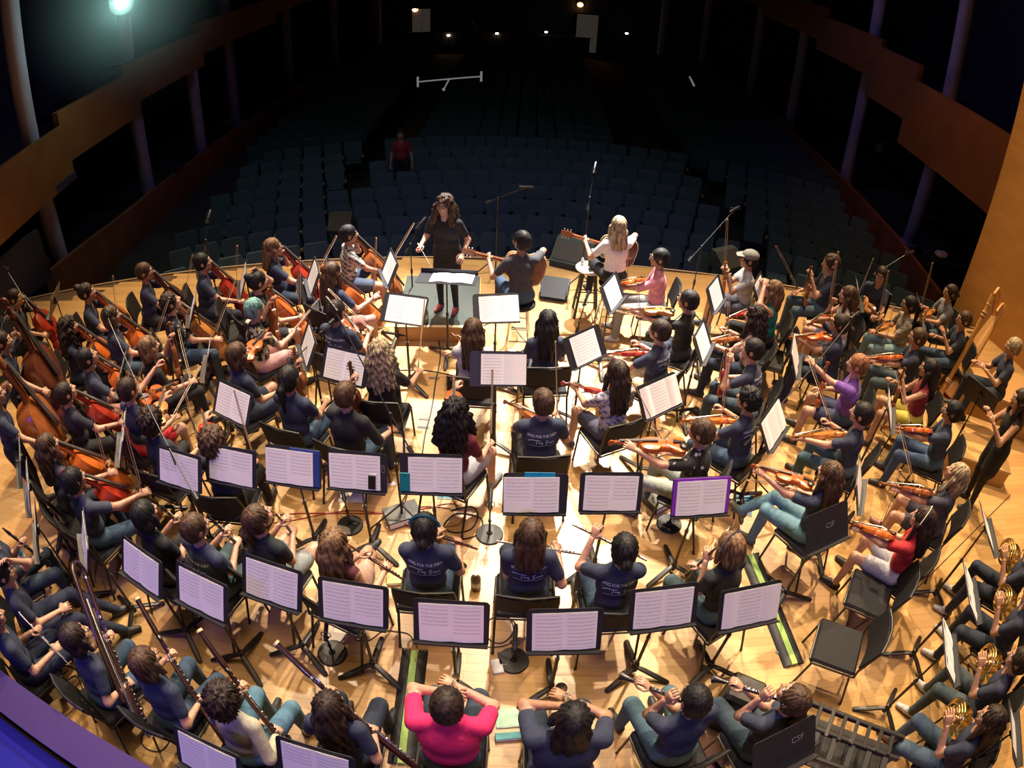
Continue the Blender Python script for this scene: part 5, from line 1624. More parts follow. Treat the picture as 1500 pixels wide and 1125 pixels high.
P(1395, 602, 'the violinist with the mint wristband', 'violin', 'vside', 'o', hair=('lowbun', 'bk'), top=(.03, .045, .085), bot=(.035, .07, .14), skin=1, desc='seated violinist with black bun and mint wristband in blue jeans', wrist=(.10, .55, .40), bow='upf')
P(1402, 694, 'the blonde violinist in shorts', 'violin', 'vside', 'b', hair=('long', 'gb'), top=(.05, .055, .08), bot=(.04, .04, .06), shorts=True, pitch=16, desc='seated violinist with long blonde hair and bare legs beside the steps', bow='upf', shoe=(.25, .12, .10))
P(1352, 760, 'the violinist in the red shirt', 'violin', 'vside', 'o', hair=('long', 'db'), top=(.42, .02, .025), bot=(.35, .36, .40), shorts=True, shoe=(.02, .015, .015), band=(.75, .72, .62), desc='seated violinist in red shirt with white hair band', bow='up', tall=.98)
# --- right edge
P(1495, 585, 'the woman in the long black dress', None, hair=('long', 'db'), top=BLK, bot=BLK, standing=True, skirt=True, sleeve='none', chair=False, desc='standing woman in a black dress at the right edge', L=(-.16, .34, 1.30), R=(.10, .34, 1.28), off=-10)
P(1484, 508, 'the player seated on the steps', None, hair=('short', 'gb'), bot=DJEAN, z0=.30, desc='player in navy seated on the raised step at the right edge', chair=False, L=(-.16, .40, .86), R=(.1, .42, .80), sleeve='short')
P(1520, 800, 'the uppermost horn player', 'horn', hair=('short', 'db'), bot=DJEAN, desc='horn player in navy at the right edge, uppermost of the horns', shoe=(.4, .4, .4))
P(1516, 872, 'the second horn player', 'horn', hair=('short', 'br'), bot=DJEAN, desc='horn player in dark jeans at the right edge, second of the horns', shoe=(.45, .45, .45))
P(1494, 966, 'the horn player in grey-blue jeans', 'horn', hair=('ponytail', 'db'), bot=(.05, .075, .09), desc='horn player in grey-blue jeans at the right edge', shoe=(.5, .5, .5))
P(1452, 1052, 'the horn player nearest the lower right corner', 'horn', hair=('long', 'db'), bot=(.06, .10, .14), desc='horn player in jeans nearest the lower right corner', off=-8, shoe=(.2, .1, .1))
# --- woodwind row
P(212, 752, 'the clarinettist with a dark bob', 'clarinet', hair=('bob', 'bk'), top=(.010, .011, .016), bot=BLK, desc='seated clarinettist with a dark bob seen from behind', off=4)
P(286, 772, 'the clarinettist in grey-blue jeans', 'clarinet', 'lap', hair=('short', 'br'), bot=(.05, .09, .10), back=True, wide=1.1, w=1.1, desc='seated clarinettist with short brown hair in navy event shirt', off=10, yaw=12)
P(378, 758, 'the oboist with the brown ponytail', 'oboe', hair=('ponytail', 'br'), top=(.016, .022, .026), bot=(.25, .28, .30), shorts=True, desc='seated oboist with long brown ponytail looking up', off=10, pitch=18, yaw=20)
P(490, 795, 'the woman with long blonde hair', 'flute', 'left', 'w', hair=('long', 'lb'), top=(.10, .02, .03), bot=(.45, .28, .22), shorts=True, sleeve='none', desc='seated woman with very long straight blonde hair seen from behind', off=20, cross=True)
P(622, 772, 'the flautist with the teal hair band', 'flute', 'left', 'w', hair=('lowbun', 'bk'), bot=JEAN, back=True, skin=1, band=(.03, .35, .38), desc='seated flautist with a teal hair band and navy event shirt', off=6)
P(778, 780, 'the flautist with the silver flute', 'flute', None, 's', hair=('straight', 'br'), bot=DJEAN, back=True, desc='seated flautist with straight brown hair and silver flute', off=0, face_target=(.1, 9))
P(914, 802, 'the flautist with the black bun', 'flute', 'up', 'r', hair=('lowbun', 'bk'), bot=JEAN, back=True, desc='seated flautist with a low black bun, leaning to one side', off=0, face_target=(.4, 9))
P(1070, 800, 'the oboist with the grey hair band', 'oboe', hair=('bob', 'lb'), top=(.020, .024, .028), bot=(.04, .08, .10), band=(.22, .25, .30), desc='seated oboist with short fair hair and a grey hair band', off=-14, face_target=(-.2, 9), lean=14, pitch=-12)
# --- lowest row
P(110, 932, 'the contrabassoonist', 'contrabassoon', hair=('bob', 'db'), bot=JEAN, desc='contrabassoonist with dark hair bent forward at lower left', off=10, lean=12)
P(212, 968, 'the bassoonist in blue jeans on the left', 'bassoon', hair=('bob', 'br'), bot=JEAN, desc='seated bassoonist with brown hair, leftmost of the three bassoonists', off=6, lean=10)
P(328, 1022, 'the bassoonist in the cream sweater', 'bassoon', hair=('curly', 'db'), top=(.42, .38, .28), bot=(.07, .16, .24), sleeve='long', desc='seated bassoonist in cream sweater', off=8, lean=10)
P(482, 1034, 'the dark-haired bassoonist', 'bassoon', hair=('long', 'db'), bot=DJEAN, desc='seated bassoonist with long dark hair and navy shirt', off=4, lean=8)
P(655, 1030, 'the oboist in the pink shirt', 'oboe', 'play', tall=1.07, hair=('short', 'db'), top=(.68, .02, .12), bot=(.03, .045, .07), pitch=10, wide=1.3, w=1.22, lh=(-.9, -.1, -.4), rh=(.9, -.1, -.4), desc='seated oboist in bright pink shirt', off=0, face_target=(-.3, 9))
P(840, 1052, 'the clarinettist with the large black hair', 'clarinet', 'play', tall=1.1, hair=('straight', 'bk'), bot=(.025, .04, .07), skin=1, pitch=8, wide=1.28, w=1.22, lh=(-.9, -.1, -.4), rh=(.9, -.1, -.4), desc='seated clarinettist with thick black hair playing a clarinet', face_target=(.3, 9))
P(1018, 1024, 'the clarinettist with the dark strap', 'clarinet', 'side', hair=('short', 'bk'), bot=(.06, .12, .15), wide=1.12, desc='seated clarinettist with short black hair and blue-grey jeans', off=0, face_target=(-1.0, 9), lean=8, w=1.05)
P(1162, 1022, 'the clarinettist looking sideways', 'clarinet', 'side', hair=('ponytail', 'br'), bot=(.03, .055, .08), desc='seated clarinettist with brown hair nearest the percussion rack', face_target=(-.6, 9), pitch=22, w=1.1, wide=1.08, yaw=-14)
# --- left edge winds
P(-12, 905, 'the flautist in the left corner', 'flute', 'left', 's', hair=('short', 'db'), bot=(.02, .03, .06), desc='flautist in navy at the lower left edge', off=8)
P(4, 838, 'the black-haired player stretching his legs', None, hair=('short', 'bk'), bot=(.012, .018, .045), desc='player with black hair at the left edge, arm over his head', off=25, feet=.30, L=(-.02, .2, 1.28), lh=(0, 1, .2))
P(-20, 780, 'the player at the left edge in dark trousers', 'clarinet', hair=('short', 'db'), bot=(.02, .035, .06), desc='player in navy at the left edge with a wind instrument', off=10)
# --- conductor and people in the hall
cw = at(655, 432, .22)
ob, MWc, hdc = person(651, 300, hd=196, hair=('wavy', 'br'), top=BLK, bot=(.012, .012, .014), standing=True, skirt=True, z0=.22, glasses=True, shoe=(.30, .04, .04), L=(.30 * -1, .20, 1.02), R=(.24, .30, 1.10), Rh='grip', Lh='half', w=1.15, wide=1.15, pitch=4, label='standing conductor in black dress with curly brown hair and red sandals', tall=.96)
LAB.append('standing conductor in black dress with curly brown hair and red sandals')
BT = Proto('baton', 'baton')
mb = MB(); mb.tube([(0, 0, 0), (0, .36, 0)], [.0032, .0014], 6); BT.part('shaft', mb, mat('white_baton', (.8, .78, .72), .5, noise=.03))
mb = MB(); mb.tube([(0, -.05, 0), (0, -.02, 0), (0, .01, 0)], [.006, .011, .005], 8); BT.part('handle', mb, MAPLE)
hold(BT, MWc, Vector((.24, .34, 1.11)), (-.62, .45, -.42), (0, 0, 1), 'white baton in the right hand of the conductor')
ob, _, _ = person(587, 196, hd=175, hair=('short', 'db'), top=(.30, .03, .05), bot=BLK, standing=True, z0=AUDF, label='listener in a dark red shirt standing among the seats')
ob, _, _ = person(693, 30, hd=180, hair=('short', 'db'), top=(.06, .06, .07), bot=BLK, standing=True, z0=-.9, label='distant person in dark clothes at the back of the hall', pat=('stripe', (.3, .3, .32)))
# ------------------------------------------------------------------ music stands
S = stand
S(592, 453, ref='the brown-haired violist by the podium', facing=190, tilt=44, sheet='half', sx=.02, sh_label='white score sheets on the stand left of the podium', label='black music stand just left of the podium')
S(727, 452, ref='x', facing=172, tilt=44, sheet='open', sx=.03, sh_label='white score sheets on the stand in front of the podium', label='black music stand right of the podium front')
S(727, 540, ref='x', facing=176, tilt=36, sheet='half', sx=.07, label='black music stand in front of the maroon violinist', sh_label='open music in mid stage, left page printed, right page blank')
S(857, 508, ref='x', facing=140, tilt=32, sheet='single', label='tilted music stand between two women in mid stage', sh_label='single music sheet leaning right of the black-haired woman')
S(966, 580, ref='x', facing=146, tilt=34, sheet='three', label='music stand left of the man in khaki shorts', sh_label='fold-out sheet music below the khaki shorts')
S(1029, 500, ref='x', facing=116, tilt=28, sheet='single', label='edge-on music stand behind the black polo shirt', sh_label='narrow bright music sheet behind the black polo shirt')
S(897, 428, ref='x', facing=118, tilt=26, sheet='single', label='music stand at the knees of the pink shirt violinist', sh_label='music sheet at the knees of the pink shirt violinist')
S(1048, 430, ref='x', facing=122, tilt=26, sheet='single', label='music stand in front of the grey cap violinist', sh_label='music sheet in front of the grey cap violinist')
S(1132, 622, ref='x', facing=128, tilt=34, sheet='three', label='music stand right of the spiky-haired violinist', sh_label='folded white music beside the spiky-haired violinist')
S(1164, 520, ref='x', facing=112, tilt=26, sheet='open', label='music stand reached by the purple-shirted player', sh_label='tall open music reached by the purple-shirted player')
S(1113, 425, ref='x', facing=120, tilt=28, sheet='single', label='music stand above the blonde woman in teal', sh_label='music sheet above the blonde woman in teal')
S(1258, 708, ref='x', facing=116, tilt=26, sheet='single', label='music stand right of the long-haired violinist in light jeans', sh_label='thin upright sheet right of the light jeans')
S(1303, 598, ref='x', facing=116, tilt=28, sheet='single', label='music stand left of the maroon tank top', sh_label='bright upright sheet left of the maroon tank top')
S(1257, 430, ref='x', facing=110, tilt=24, sheet='single', label='music stand behind the brown-haired woman in floral shorts', sh_label='narrow sheet behind the woman in floral shorts')
S(1347, 455, ref='x', facing=110, tilt=24, sheet='single', label='music stand behind the black ponytail', sh_label='narrow sheet behind the black ponytail')
S(571, 392, ref='x', facing=248, tilt=24, sheet='single', label='music stand before the patterned shirt cellist', sh_label='tilted sheet before the patterned shirt cellist')
S(459, 405, ref='x', facing=246, tilt=24, sheet='single', label='music stand before the light-haired cellist', sh_label='bright sheet before the light-haired cellist')
S(452, 505, ref='x', facing=244, tilt=24, sheet='single', label='music stand behind the teal-haired player', sh_label='bright sheet right of the teal-haired player')
S(505, 536, ref='x', facing=196, tilt=32, sheet='open', label='music stand left of the grey blonde woman', sh_label='open printed music left of the grey blonde woman')
S(341, 590, ref='x', facing=205, tilt=32, sheet='open', label='music stand below the brown-bobbed violinist', sh_label='open printed music below the brown-bobbed violinist')
S(305, 522, ref='x', facing=252, tilt=20, sheet='single', label='edge-on stand right of the blonde bob', sh_label='edge-on bright sheet right of the blonde bob')
S(357, 408, ref='x', facing=248, tilt=22, sheet='single', label='stand between the two red cellos', sh_label='narrow sheet between the two red cellos')
S(180, 545, ref='x', facing=250, tilt=22, sheet='single', label='edge-on stand beside the orange cello bout', sh_label='narrow pale sheet beside the orange cello')
S(180, 640, ref='x', facing=246, tilt=26, sheet='open', label='edge-on stand left of the curly-haired violinist', sh_label='pale blue-white sheet left of the curly-haired violinist')
S(36, 548, ref='x', facing=248, tilt=22, sheet='single', label='edge-on stand in front of the dark double bass', sh_label='thin sheet in front of the dark double bass')
S(80, 440, ref='x', facing=250, tilt=24, sheet='single', label='stand near the left wall', sh_label='sheet on the stand near the left wall')
S(283, 448, ref='x', facing=248, tilt=24, sheet='single', label='stand before the golden cello player', sh_label='narrow sheet before the golden cello player')
S(30, 672, ref='x', facing=232, tilt=24, sheet='single', label='upper left edge stand with a lilac sheet', sh_label='upper lilac sheet at the left edge')
S(42, 712, ref='x', facing=232, tilt=24, sheet='open', label='second left edge stand with lilac sheets', sh_label='second lilac sheet at the left edge')
S(54, 776, ref='x', facing=236, tilt=22, sheet='single', label='third left edge stand, grey in shadow', sh_label='third, greyish sheet at the left edge')
S(125, 793, ref='x', facing=236, tilt=26, sheet='open', label='slanted stand above the bent black tube', sh_label='slanted lilac music above the bent black tube')
S(262, 687, ref='x', facing=190, tilt=28, sheet='open', label='leftmost stand of the violet-lit upper row', sh_label='leftmost open music of the violet-lit upper row')
S(338, 682, ref='x', facing=186, tilt=28, sheet='open', label='stand hiding the mop-haired violinist', sh_label='lilac open music below the mop-haired violinist')
S(429, 683, facing=184, tilt=28, sheet='open', sx=-.03, fx=.11, folder=((.02, .05, .22), .27, 'royal blue'), ref='the ponytailed player in blue jeans', sh_label='lilac open music with a blue folder behind it', label='music stand before the ponytailed player in blue jeans')
bs = S(523, 690, facing=182, tilt=28, sheet='open', sx=-.02, ref='x', label='stand with a phone on it behind the plain black shirt', sh_label='lilac music sheets with a phone on them')
stencil_later = bs
bt = S(632, 694, facing=178, tilt=28, sheet='open', sx=.03, ref='x', label='stand below the bare-legged maroon violinist', sh_label='lilac open music below the bare-legged violinist')
S(784, 723, facing=178, tilt=28, sheet='open', sx=-.03, ref='the silver flautist', fx=.03, fy=.015, folder=((.0, .22, .42), .24, 'turquoise'), label='stand above the silver flautist', sh_label='lilac open music above the silver flautist')
S(895, 721, facing=177, tilt=28, sheet='open', ref='x', label='stand above the flautist with the black bun', sh_label='violet open music above the black bun')
S(1027, 727, facing=175, tilt=28, sheet='open', ref='the oboist', folder=((.20, .03, .45), .50, 'purple'), label='stand below the dotted black shirt', sh_label='open music on the purple folder')
S(207, 830, facing=202, tilt=30, sheet='open', ref='x', label='leftmost stand of the lower row', sh_label='violet blank-looking music, leftmost of the lower row')
S(295, 868, facing=197, tilt=30, sheet='open', ref='x', label='second stand of the lower row with a bassoon top before it', sh_label='lilac open music touched by a bassoon top')
S(398, 853, facing=192, tilt=30, sheet='open', ref='x', label='stand behind the oboist with the ponytail', sh_label='violet open music behind the oboist with the ponytail')
S(517, 883, facing=184, tilt=30, sheet='open', ref='x', label='stand behind the long blonde hair', sh_label='violet open music behind the long blonde hair')
S(661, 911, facing=180, tilt=30, sheet='open', ref='x', label='stand in front of the pink-shirted oboist', sh_label='mauve open music in front of the pink-shirted oboist')
S(827, 923, facing=177, tilt=30, sheet='open', ref='x', label='stand in front of the thick black hair', sh_label='violet open music in front of the thick black hair')
S(972, 889, facing=172, tilt=30, sheet='open', ref='x', label='stand in front of the short-haired clarinettist', sh_label='lilac open music in front of the short-haired clarinettist')
S(1098, 887, facing=170, tilt=30, sheet='three', ref='x', label='stand nearest the two empty chairs', sh_label='wide lilac fold-out music nearest the empty chairs')
S(305, 1112, facing=192, tilt=30, sheet='open', ref='x', label='stand cut by the bottom edge, left one', sh_label='grey music at the bottom edge, left one')
S(462, 1122, facing=188, tilt=30, sheet='open', ref='x', label='stand cut by the bottom edge, right one', sh_label='grey music at the bottom edge, right one')
e1 = S(1212, 772, facing=158, tilt=34, sheet=None, ref='x', label='empty black stand with faint letters right of the light jeans')
e2 = S(1150, 1098, facing=160, tilt=40, sheet=None, ref='x', label='empty black stand with faint letters at the bottom edge')
FAINT = mat('faint_stencil_paint', (.16, .16, .18), .7, noise=.1)
def stencil(base, body, x, y, size, rot=0):
    c = bpy.data.curves.new('t', 'FONT'); c.body = body; c.size = size; c.align_x = 'CENTER'; c.resolution_u = 2; c.extrude = .0003
    o = bpy.data.objects.new('t', c); COL.objects.link(o)
    me = bpy.data.meshes.new_from_object(o.evaluated_get(bpy.context.evaluated_depsgraph_get())); bpy.data.objects.remove(o)
    me.materials.clear(); me.materials.append(FAINT); me.name = 'stencil_letters'
    LAB.append('faint stencilled letters %d' % len(LAB))
    rootm = base
    for r_ in SC.objects:
        if r_.type == 'EMPTY' and r_.name.startswith('music_stand') and (r_.matrix_basis.translation - (base @ Vector((0, 0, 0)))).xy.length < .08:
            return link('stencil_letters', me, r_, r_.matrix_basis.inverted() @ base @ Matrix.Translation((x, y, .0045)) @ Matrix.Rotation(rad(rot), 4, 'Z'))
stencil(e1, 'CSF', .03, -.01, .065)
stencil(e2, 'CSF', .10, .02, .065)
S(1446, 775, facing=106, tilt=46, sheet='single', ref='x', label='narrow stand left of the uppermost horn', sh_label='narrow grey sheet left of the uppermost horn')
S(1421, 868, facing=106, tilt=46, sheet='three', ref='x', label='edge-on stand in front of the second horn', sh_label='long edge-on sheet in front of the second horn')
S(1389, 955, facing=106, tilt=46, sheet='three', ref='x', label='edge-on stand at the grey-blue jeans', sh_label='long grey sheet at the grey-blue jeans')
S(1484, 1075, facing=106, tilt=46, sheet='single', ref='x', label='stand in the lower right corner', sh_label='edge-on sheet in the lower right corner')
S(1436, 580, facing=60, tilt=16, sheet=None, ref='x', label='empty black stand by the harp')
stencil(bs, 'CSF', .235, .04, .045, 90)
# phone and pocket devices on the stands
ph = Proto('phone', 'phone')
mb = MB(); mb.box((0, 0, .004), (.07, .14, .008), bev=.003); ph.part('case', mb, mat('phone_case_silver', (.5, .5, .52), .4, noise=.05))
mb = MB(); mb.box((0, -.004, .0085), (.062, .115, .001)); ph.part('screen', mb, mat('phone_glass', (.01, .01, .012), .15, noise=.1))
ph.put(bs @ Matrix.Translation((.13, -.075, .012)), 'black-screened phone leaning on the music sheets'); LAB.append('black-screened phone leaning on the music sheets')
tp = Proto('phone_case', 'phone case')
mb = MB(); mb.box((0, 0, .006), (.085, .16, .012), bev=.005); tp.part('shell', mb, mat('teal_leather', (.0, .16, .20), .5, noise=.15))
mb = MB(); mb.tube([(0, .055, .0125), (0, .055, .0135)], .007, 10, up=(1, 0, 0)); mb.sphere((0, .055, .012), (.007, .007, .002), 8, 4); tp.part('lens_ring', mb, BLACK)
tp.put(bt @ Matrix.Translation((-.215, -.075, .006)), 'teal phone case on the left end of a stand'); LAB.append('teal phone case on the left end of a stand')

# ------------------------------------------------------------------ podium, conductor's desk, stools
pd = link('podium', None, None, heading(at(645, 462, .0), -3), 'low wooden podium with grey carpet top', 'podium'); LAB.append('low wooden podium with grey carpet top')
mb = MB(); mb.box((0, .05, .215), (1.06, 1.30, .02), bev=.006); link('carpet_top', mb.mesh('carpet_top', GREYCARPET), pd)
for nm, c, d in (('front_board', (0, -.60, .105), (1.10, .03, .21)), ('back_board', (0, .70, .105), (1.10, .03, .21)), ('side_board', (-.535, .05, .105), (.03, 1.27, .21)), ('side_board', (.535, .05, .105), (.03, 1.27, .21))):
    mb = MB(); mb.box(c, d, bev=.004); link(nm, mb.mesh(nm, GOLD), pd)
mb = MB(); mb.box((-.15, -.60, .222), (1.04, .05, .012), bev=.003); link('edge_strip', mb.mesh('edge_strip', MAPLE), pd)
cs, MDc = stand_proto(78, True)
LAB.append('wide black conductor desk in front of the podium')
pc = at(655, 417, 1.02)
McS = Matrix.Translation((pc.x, pc.y, -.08)) @ Matrix.Rotation(PI - .03, 4, 'Z')
cs.put(Matrix.Translation((pc.x, pc.y - .0, -.0)) @ Matrix.Rotation(PI - .03, 4, 'Z') @ Matrix.Translation((0, .03, 0)) , 'wide black conductor desk in front of the podium')
SHEETS['open'].put(Matrix.Translation((pc.x, pc.y, 0)) @ Matrix.Rotation(PI - .03, 4, 'Z') @ Matrix.Translation((0, .03, 0)) @ MDc @ Matrix.Translation((-.06, 0, .006)) @ Matrix.Scale(1.15, 4), 'open score on the wide conductor desk'); LAB.append('open score on the wide conductor desk')


def stool(px, py, z, label, seat_m, r=.17, backm=None, legs_m=STEEL_BLK, cen=None):
    p = at(px, py, z) if cen is None else Vector((cen[0], cen[1], z))
    g = link('bar_stool', None, None, Matrix.Translation((p.x, p.y, 0)), label, 'stool'); LAB.append(label)
    mb = MB(); mb.lathe([(0.001, z - .04), (r * .9, z - .04), (r, z - .025), (r, z - .01), (r * .93, z), (.001, z)], 26); link('seat', mb.mesh('seat', seat_m), g)
    for i in range(4):
        t = rad(45 + 90 * i); mb = MB(); mb.tube([(math.cos(t) * r * .6, math.sin(t) * r * .6, z - .04), (math.cos(t) * r * 1.15, math.sin(t) * r * 1.15, 0)], [.018, .020], 8); link('leg', mb.mesh('leg', legs_m), g)
    for zz, f in ((z * .35, .98), (z * .6, .83)):
        mb = MB(); pts = [(math.cos(rad(45 + 90 * i)) * r * f, math.sin(rad(45 + 90 * i)) * r * f, zz) for i in range(4)]; mb.tube(pts, .009, 6, loop=True); link('rung', mb.mesh('rung', legs_m), g)
    return p


sp = stool(864, 391, .74, 'black bar stool with a pale round wooden seat used as a table', mat('birch_seat', (.70, .58, .42), .4, noise=.08), r=.19)
ga = [o for o in SC.objects if o.get('label', '').startswith('seated guitarist in charcoal')][0].matrix_world
gb_ = [o for o in SC.objects if o.get('label', '').startswith('seated guitarist in white')][0].matrix_world
stool(0, 0, .76, 'chrome stool under the guitarist in the charcoal shirt', PAD, r=.19, legs_m=CHROME, cen=(ga.translation.x, ga.translation.y))
stool(0, 0, .72, 'stool under the guitarist in the white shirt', PAD, r=.19, legs_m=CHROME, cen=(gb_.translation.x, gb_.translation.y))


def bottle(loc, label, body, cap, h=.22, r=.034, clear=False):
    g = link('water_bottle', None, None, Matrix.Translation(loc), label, 'bottle'); LAB.append(label)
    mb = MB(); mb.lathe([(.001, 0), (r * .95, 0), (r, .01), (r, h * .62), (r * .95, h * .72), (r * .42, h * .88), (r * .40, h * .92)], 16); link('body', mb.mesh('body', body), g)
    mb = MB(); mb.lathe([(r * .46, h * .90), (r * .46, h), (.001, h)], 12); link('cap', mb.mesh('cap', cap), g)
    mb = MB(); mb.lathe([(r * 1.02, h * .28), (r * 1.02, h * .52)], 16); link('label_band', mb.mesh('label_band', mat('bottle_band_' + label[:5], (.55, .60, .70), .5, noise=.2)), g)


WATER = mat('clear_plastic', (.55, .62, .66), .15, noise=.05)
bottle((sp.x + .02, sp.y + .10, .74), 'clear water bottle on the pale stool top', WATER, PAPER)
bottle((sp.x - .10, sp.y + .06, .74), 'small white cup-like bottle on the pale stool top', PAPER, PAPER, .10, .022)
bottle(tuple(at(624, 472, .226)), 'green bottle standing on the podium carpet', mat('green_plastic', (.12, .22, .06), .3, noise=.1), mat('lime_cap', (.35, .55, .15), .4, noise=.05), .24, .036)
bottle(tuple(at(697, 862, .0)), 'dark bottle with white top beside the teal-band flautist', mat('smoke_plastic', (.10, .075, .06), .3, noise=.2), PAPER, .24, .045)
bottle(tuple(at(38, 822, .0)), 'blue bottle between feet at the left edge', mat('blue_plastic', (.02, .20, .32), .3, noise=.1), mat('teal_cap', (.02, .3, .35), .4, noise=.05), .24, .036)
mk = at(864, 391, .745)
cp = Proto('phone', 'phone'); mb = MB(); mb.box((0, 0, .005), (.05, .10, .01), bev=.003); cp.part('case', mb, BLACK); mb = MB(); mb.box((0, .0, .0105), (.042, .08, .001)); cp.part('screen', mb, mat('phone_glass', (0, 0, 0)))
cp.put(Matrix.Translation((mk.x, mk.y - .08, .742)), 'small dark phone on the pale stool top'); LAB.append('small dark phone on the pale stool top')

# ------------------------------------------------------------------ microphones
MSA = make_mic_stand(True, .28); MSB = make_mic_stand(True, .40)


def mic(proto, px, py, label, rot=0, z=0.0):
    p = at(px, py, z); proto.put(Matrix.Translation((p.x, p.y, 0)) @ Matrix.Rotation(rad(rot), 4, 'Z'), label, 'microphone stands'); LAB.append(label)


mic(MSB, 513, 770, 'round-based microphone stand under the phone stand', 20)
mic(MSB, 717, 783, 'round-based microphone stand between two flautists', 0)
mic(MSA, 752, 968, 'low round-based microphone stand behind the pink shirt', 0)
mic(MSA, 487, 957, 'low round-based microphone stand by the dark-haired bassoonist', 0)
mic(MSA, 980, 768, 'low microphone stand below the purple folder', 0)
for px_, py_, h_, boom, lb in ((1092, 715, 1.10, (.95, .75, 1.75), 'long boom microphone stand crossing the dotted shirt player'),
                               (490, 610, 1.15, (-.25, -.35, 1.0), 'boom microphone stand over the black ponytail'),
                               (590, 760, 1.35, (-.55, .60, 1.95), 'tall boom stand behind the plain black shirt'),
                               (310, 800, 1.35, (-1.1, 1.1, 1.9), 'long boom stand reaching over the left cellos'),
                               (1265, 480, 1.1, (.40, .1, 1.35), 'boom stand beside the glasses-wearing violinist'),
                               (726, 395, 1.2, (.35, .05, 1.35), 'boom microphone at the charcoal guitarist'),
                               (850, 420, 1.45, (.05, .22, 1.75), 'boom microphone left of the white-shirted guitarist'),
                               (1005, 470, 1.2, (.45, .35, 1.6), 'boom microphone behind the pink-shirted violinist'),
                               (327, 470, 1.3, (0, .15, 1.5), 'microphone stand behind the golden cello'),
                               (605, 440, .9, (.1, .1, 1.1), 'small microphone left of the podium'),
                               (843, 520, .5, (.05, .1, .7), 'low microphone stand on the bright floor'),
                               (75, 540, 1.2, (-.45, .25, 1.5), 'boom microphone in front of the left basses')):
    pr = make_mic_stand(False, h_, boom); mic(pr, px_, py_, lb, 0)
# stereo bar hanging over the seats
g = link('stereo_microphone_bar', None, None, None, 'white stereo microphone bar hung over the dark seats', 'microphone bar'); LAB.append(g['label'])


def pdist(x, y, Y):
    d = ray(x, y); k = Y / d.y; return Vector((d.x * k, Y, CH + d.z * k))


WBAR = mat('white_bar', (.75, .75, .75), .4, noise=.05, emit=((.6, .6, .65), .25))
a, b, c, e = pdist(612, 120, 16), pdist(705, 112, 16), pdist(658, 116, 16), pdist(650, 131, 15.7)
mb = MB(); mb.tube([a, b], .018, 8); link('bar', mb.mesh('bar', WBAR), g)
mb = MB(); mb.tube([c, e], .018, 8); mb.sphere(tuple(e), .04, 8, 6); link('center_microphone', mb.mesh('center_microphone', WBAR), g)
for q in (a, b):
    mb = MB(); mb.tube([q + Vector((0, 0, .13)), q - Vector((0, 0, .13))], .028, 8); link('microphone', mb.mesh('microphone', WBAR), g)
for q in (a, b, c):
    mb = MB(); mb.tube([q, Vector((c.x, 16, 12.46))], .003, 4); link('suspension_wire', mb.mesh('suspension_wire', BLACK), g)
lb = 'small white hanging microphone over the right seats'; LAB.append(lb)
q0, q1 = pdist(1010, 112, 16), pdist(1017, 126, 16)
g = link('hanging_microphone', None, None, None, lb, 'microphone')
mb = MB(); mb.tube([q0, q1], [.02, .028], 8); link('capsule', mb.mesh('capsule', WBAR), g)
mb = MB(); mb.tube([q0, (q0.x, q0.y, 12.46)], .003, 4); link('cable', mb.mesh('cable', BLACK), g)

# stage lamp high on the left, shining towards the loft
lp = ray(178, 4); k = 11.0 / lp.y; L0 = Vector((lp.x * k, 11.0, CH + lp.z * k))
lb = 'bright round stage lamp high over the left gallery'; LAB.append(lb)
g = link('stage_lamp', None, None, frame(L0, Vector((0, 0, CH)) - L0, (0, 0, 1)), lb, 'lamp')
mb = MB(); mb.lathe([(.16, -.45), (.22, -.40), (.24, 0), (.25, .02)], 20, M=AX); link('housing', mb.mesh('housing', BLACK), g)
mb = MB(); mb.lathe([(.001, 0.0), (.21, 0.0), (.21, .012), (.001, .02)], 20, M=AX); link('lens', mb.mesh('lens', mat('lit_lens', (.8, 1, .9), .3, emit=((.65, 1.0, .85), 60))), g)
mb = MB(); mb.tube([(.27, -.2, 0), (.27, -.2, .35), (-.27, -.2, .35), (-.27, -.2, 0)], .014, 6); link('yoke', mb.mesh('yoke', BLACK), g)
mb = MB(); mb.tube([L0 + Vector((0, .2, .3)), (L0.x, L0.y + .2, 12.46)], .025, 8); link('hanging_pipe', mb.mesh('hanging_pipe', BLACK), g, frame(L0, Vector((0, 0, CH)) - L0, (0, 0, 1)).inverted())
ll = bpy.data.lights.new('lamp_light', 'POINT'); ll.energy = 90; ll.color = (.55, 1.0, .85); ll.shadow_soft_size = .12
lo_ = bpy.data.objects.new('lamp_light', ll); COL.objects.link(lo_); lo_.location = L0 + (Vector((0, 0, CH)) - L0).normalized() * .2
# added ball of haze that carries the glow round that lamp
hz = bpy.data.materials.new('lamp_glow_haze'); hz.use_nodes = True
hz.node_tree.nodes.remove(hz.node_tree.nodes['Principled BSDF'])
vs_ = hz.node_tree.nodes.new('ShaderNodeVolumeScatter');  vs_.inputs['Color'].default_value = (.8, .95, 1, 1)
tc_ = hz.node_tree.nodes.new('ShaderNodeTexCoord'); vl_ = hz.node_tree.nodes.new('ShaderNodeVectorMath'); vl_.operation = 'LENGTH'
mr_ = hz.node_tree.nodes.new('ShaderNodeMapRange'); mr_.interpolation_type = 'SMOOTHERSTEP'; mr_.inputs[1].default_value = .1; mr_.inputs[2].default_value = 2.5; mr_.inputs[3].default_value = .16; mr_.inputs[4].default_value = 0
hz.node_tree.links.new(tc_.outputs['Object'], vl_.inputs[0]); hz.node_tree.links.new(vl_.outputs['Value'], mr_.inputs[0]); hz.node_tree.links.new(mr_.outputs[0], vs_.inputs['Density'])
hz.node_tree.links.new(vs_.outputs[0], hz.node_tree.nodes['Material Output'].inputs['Volume'])
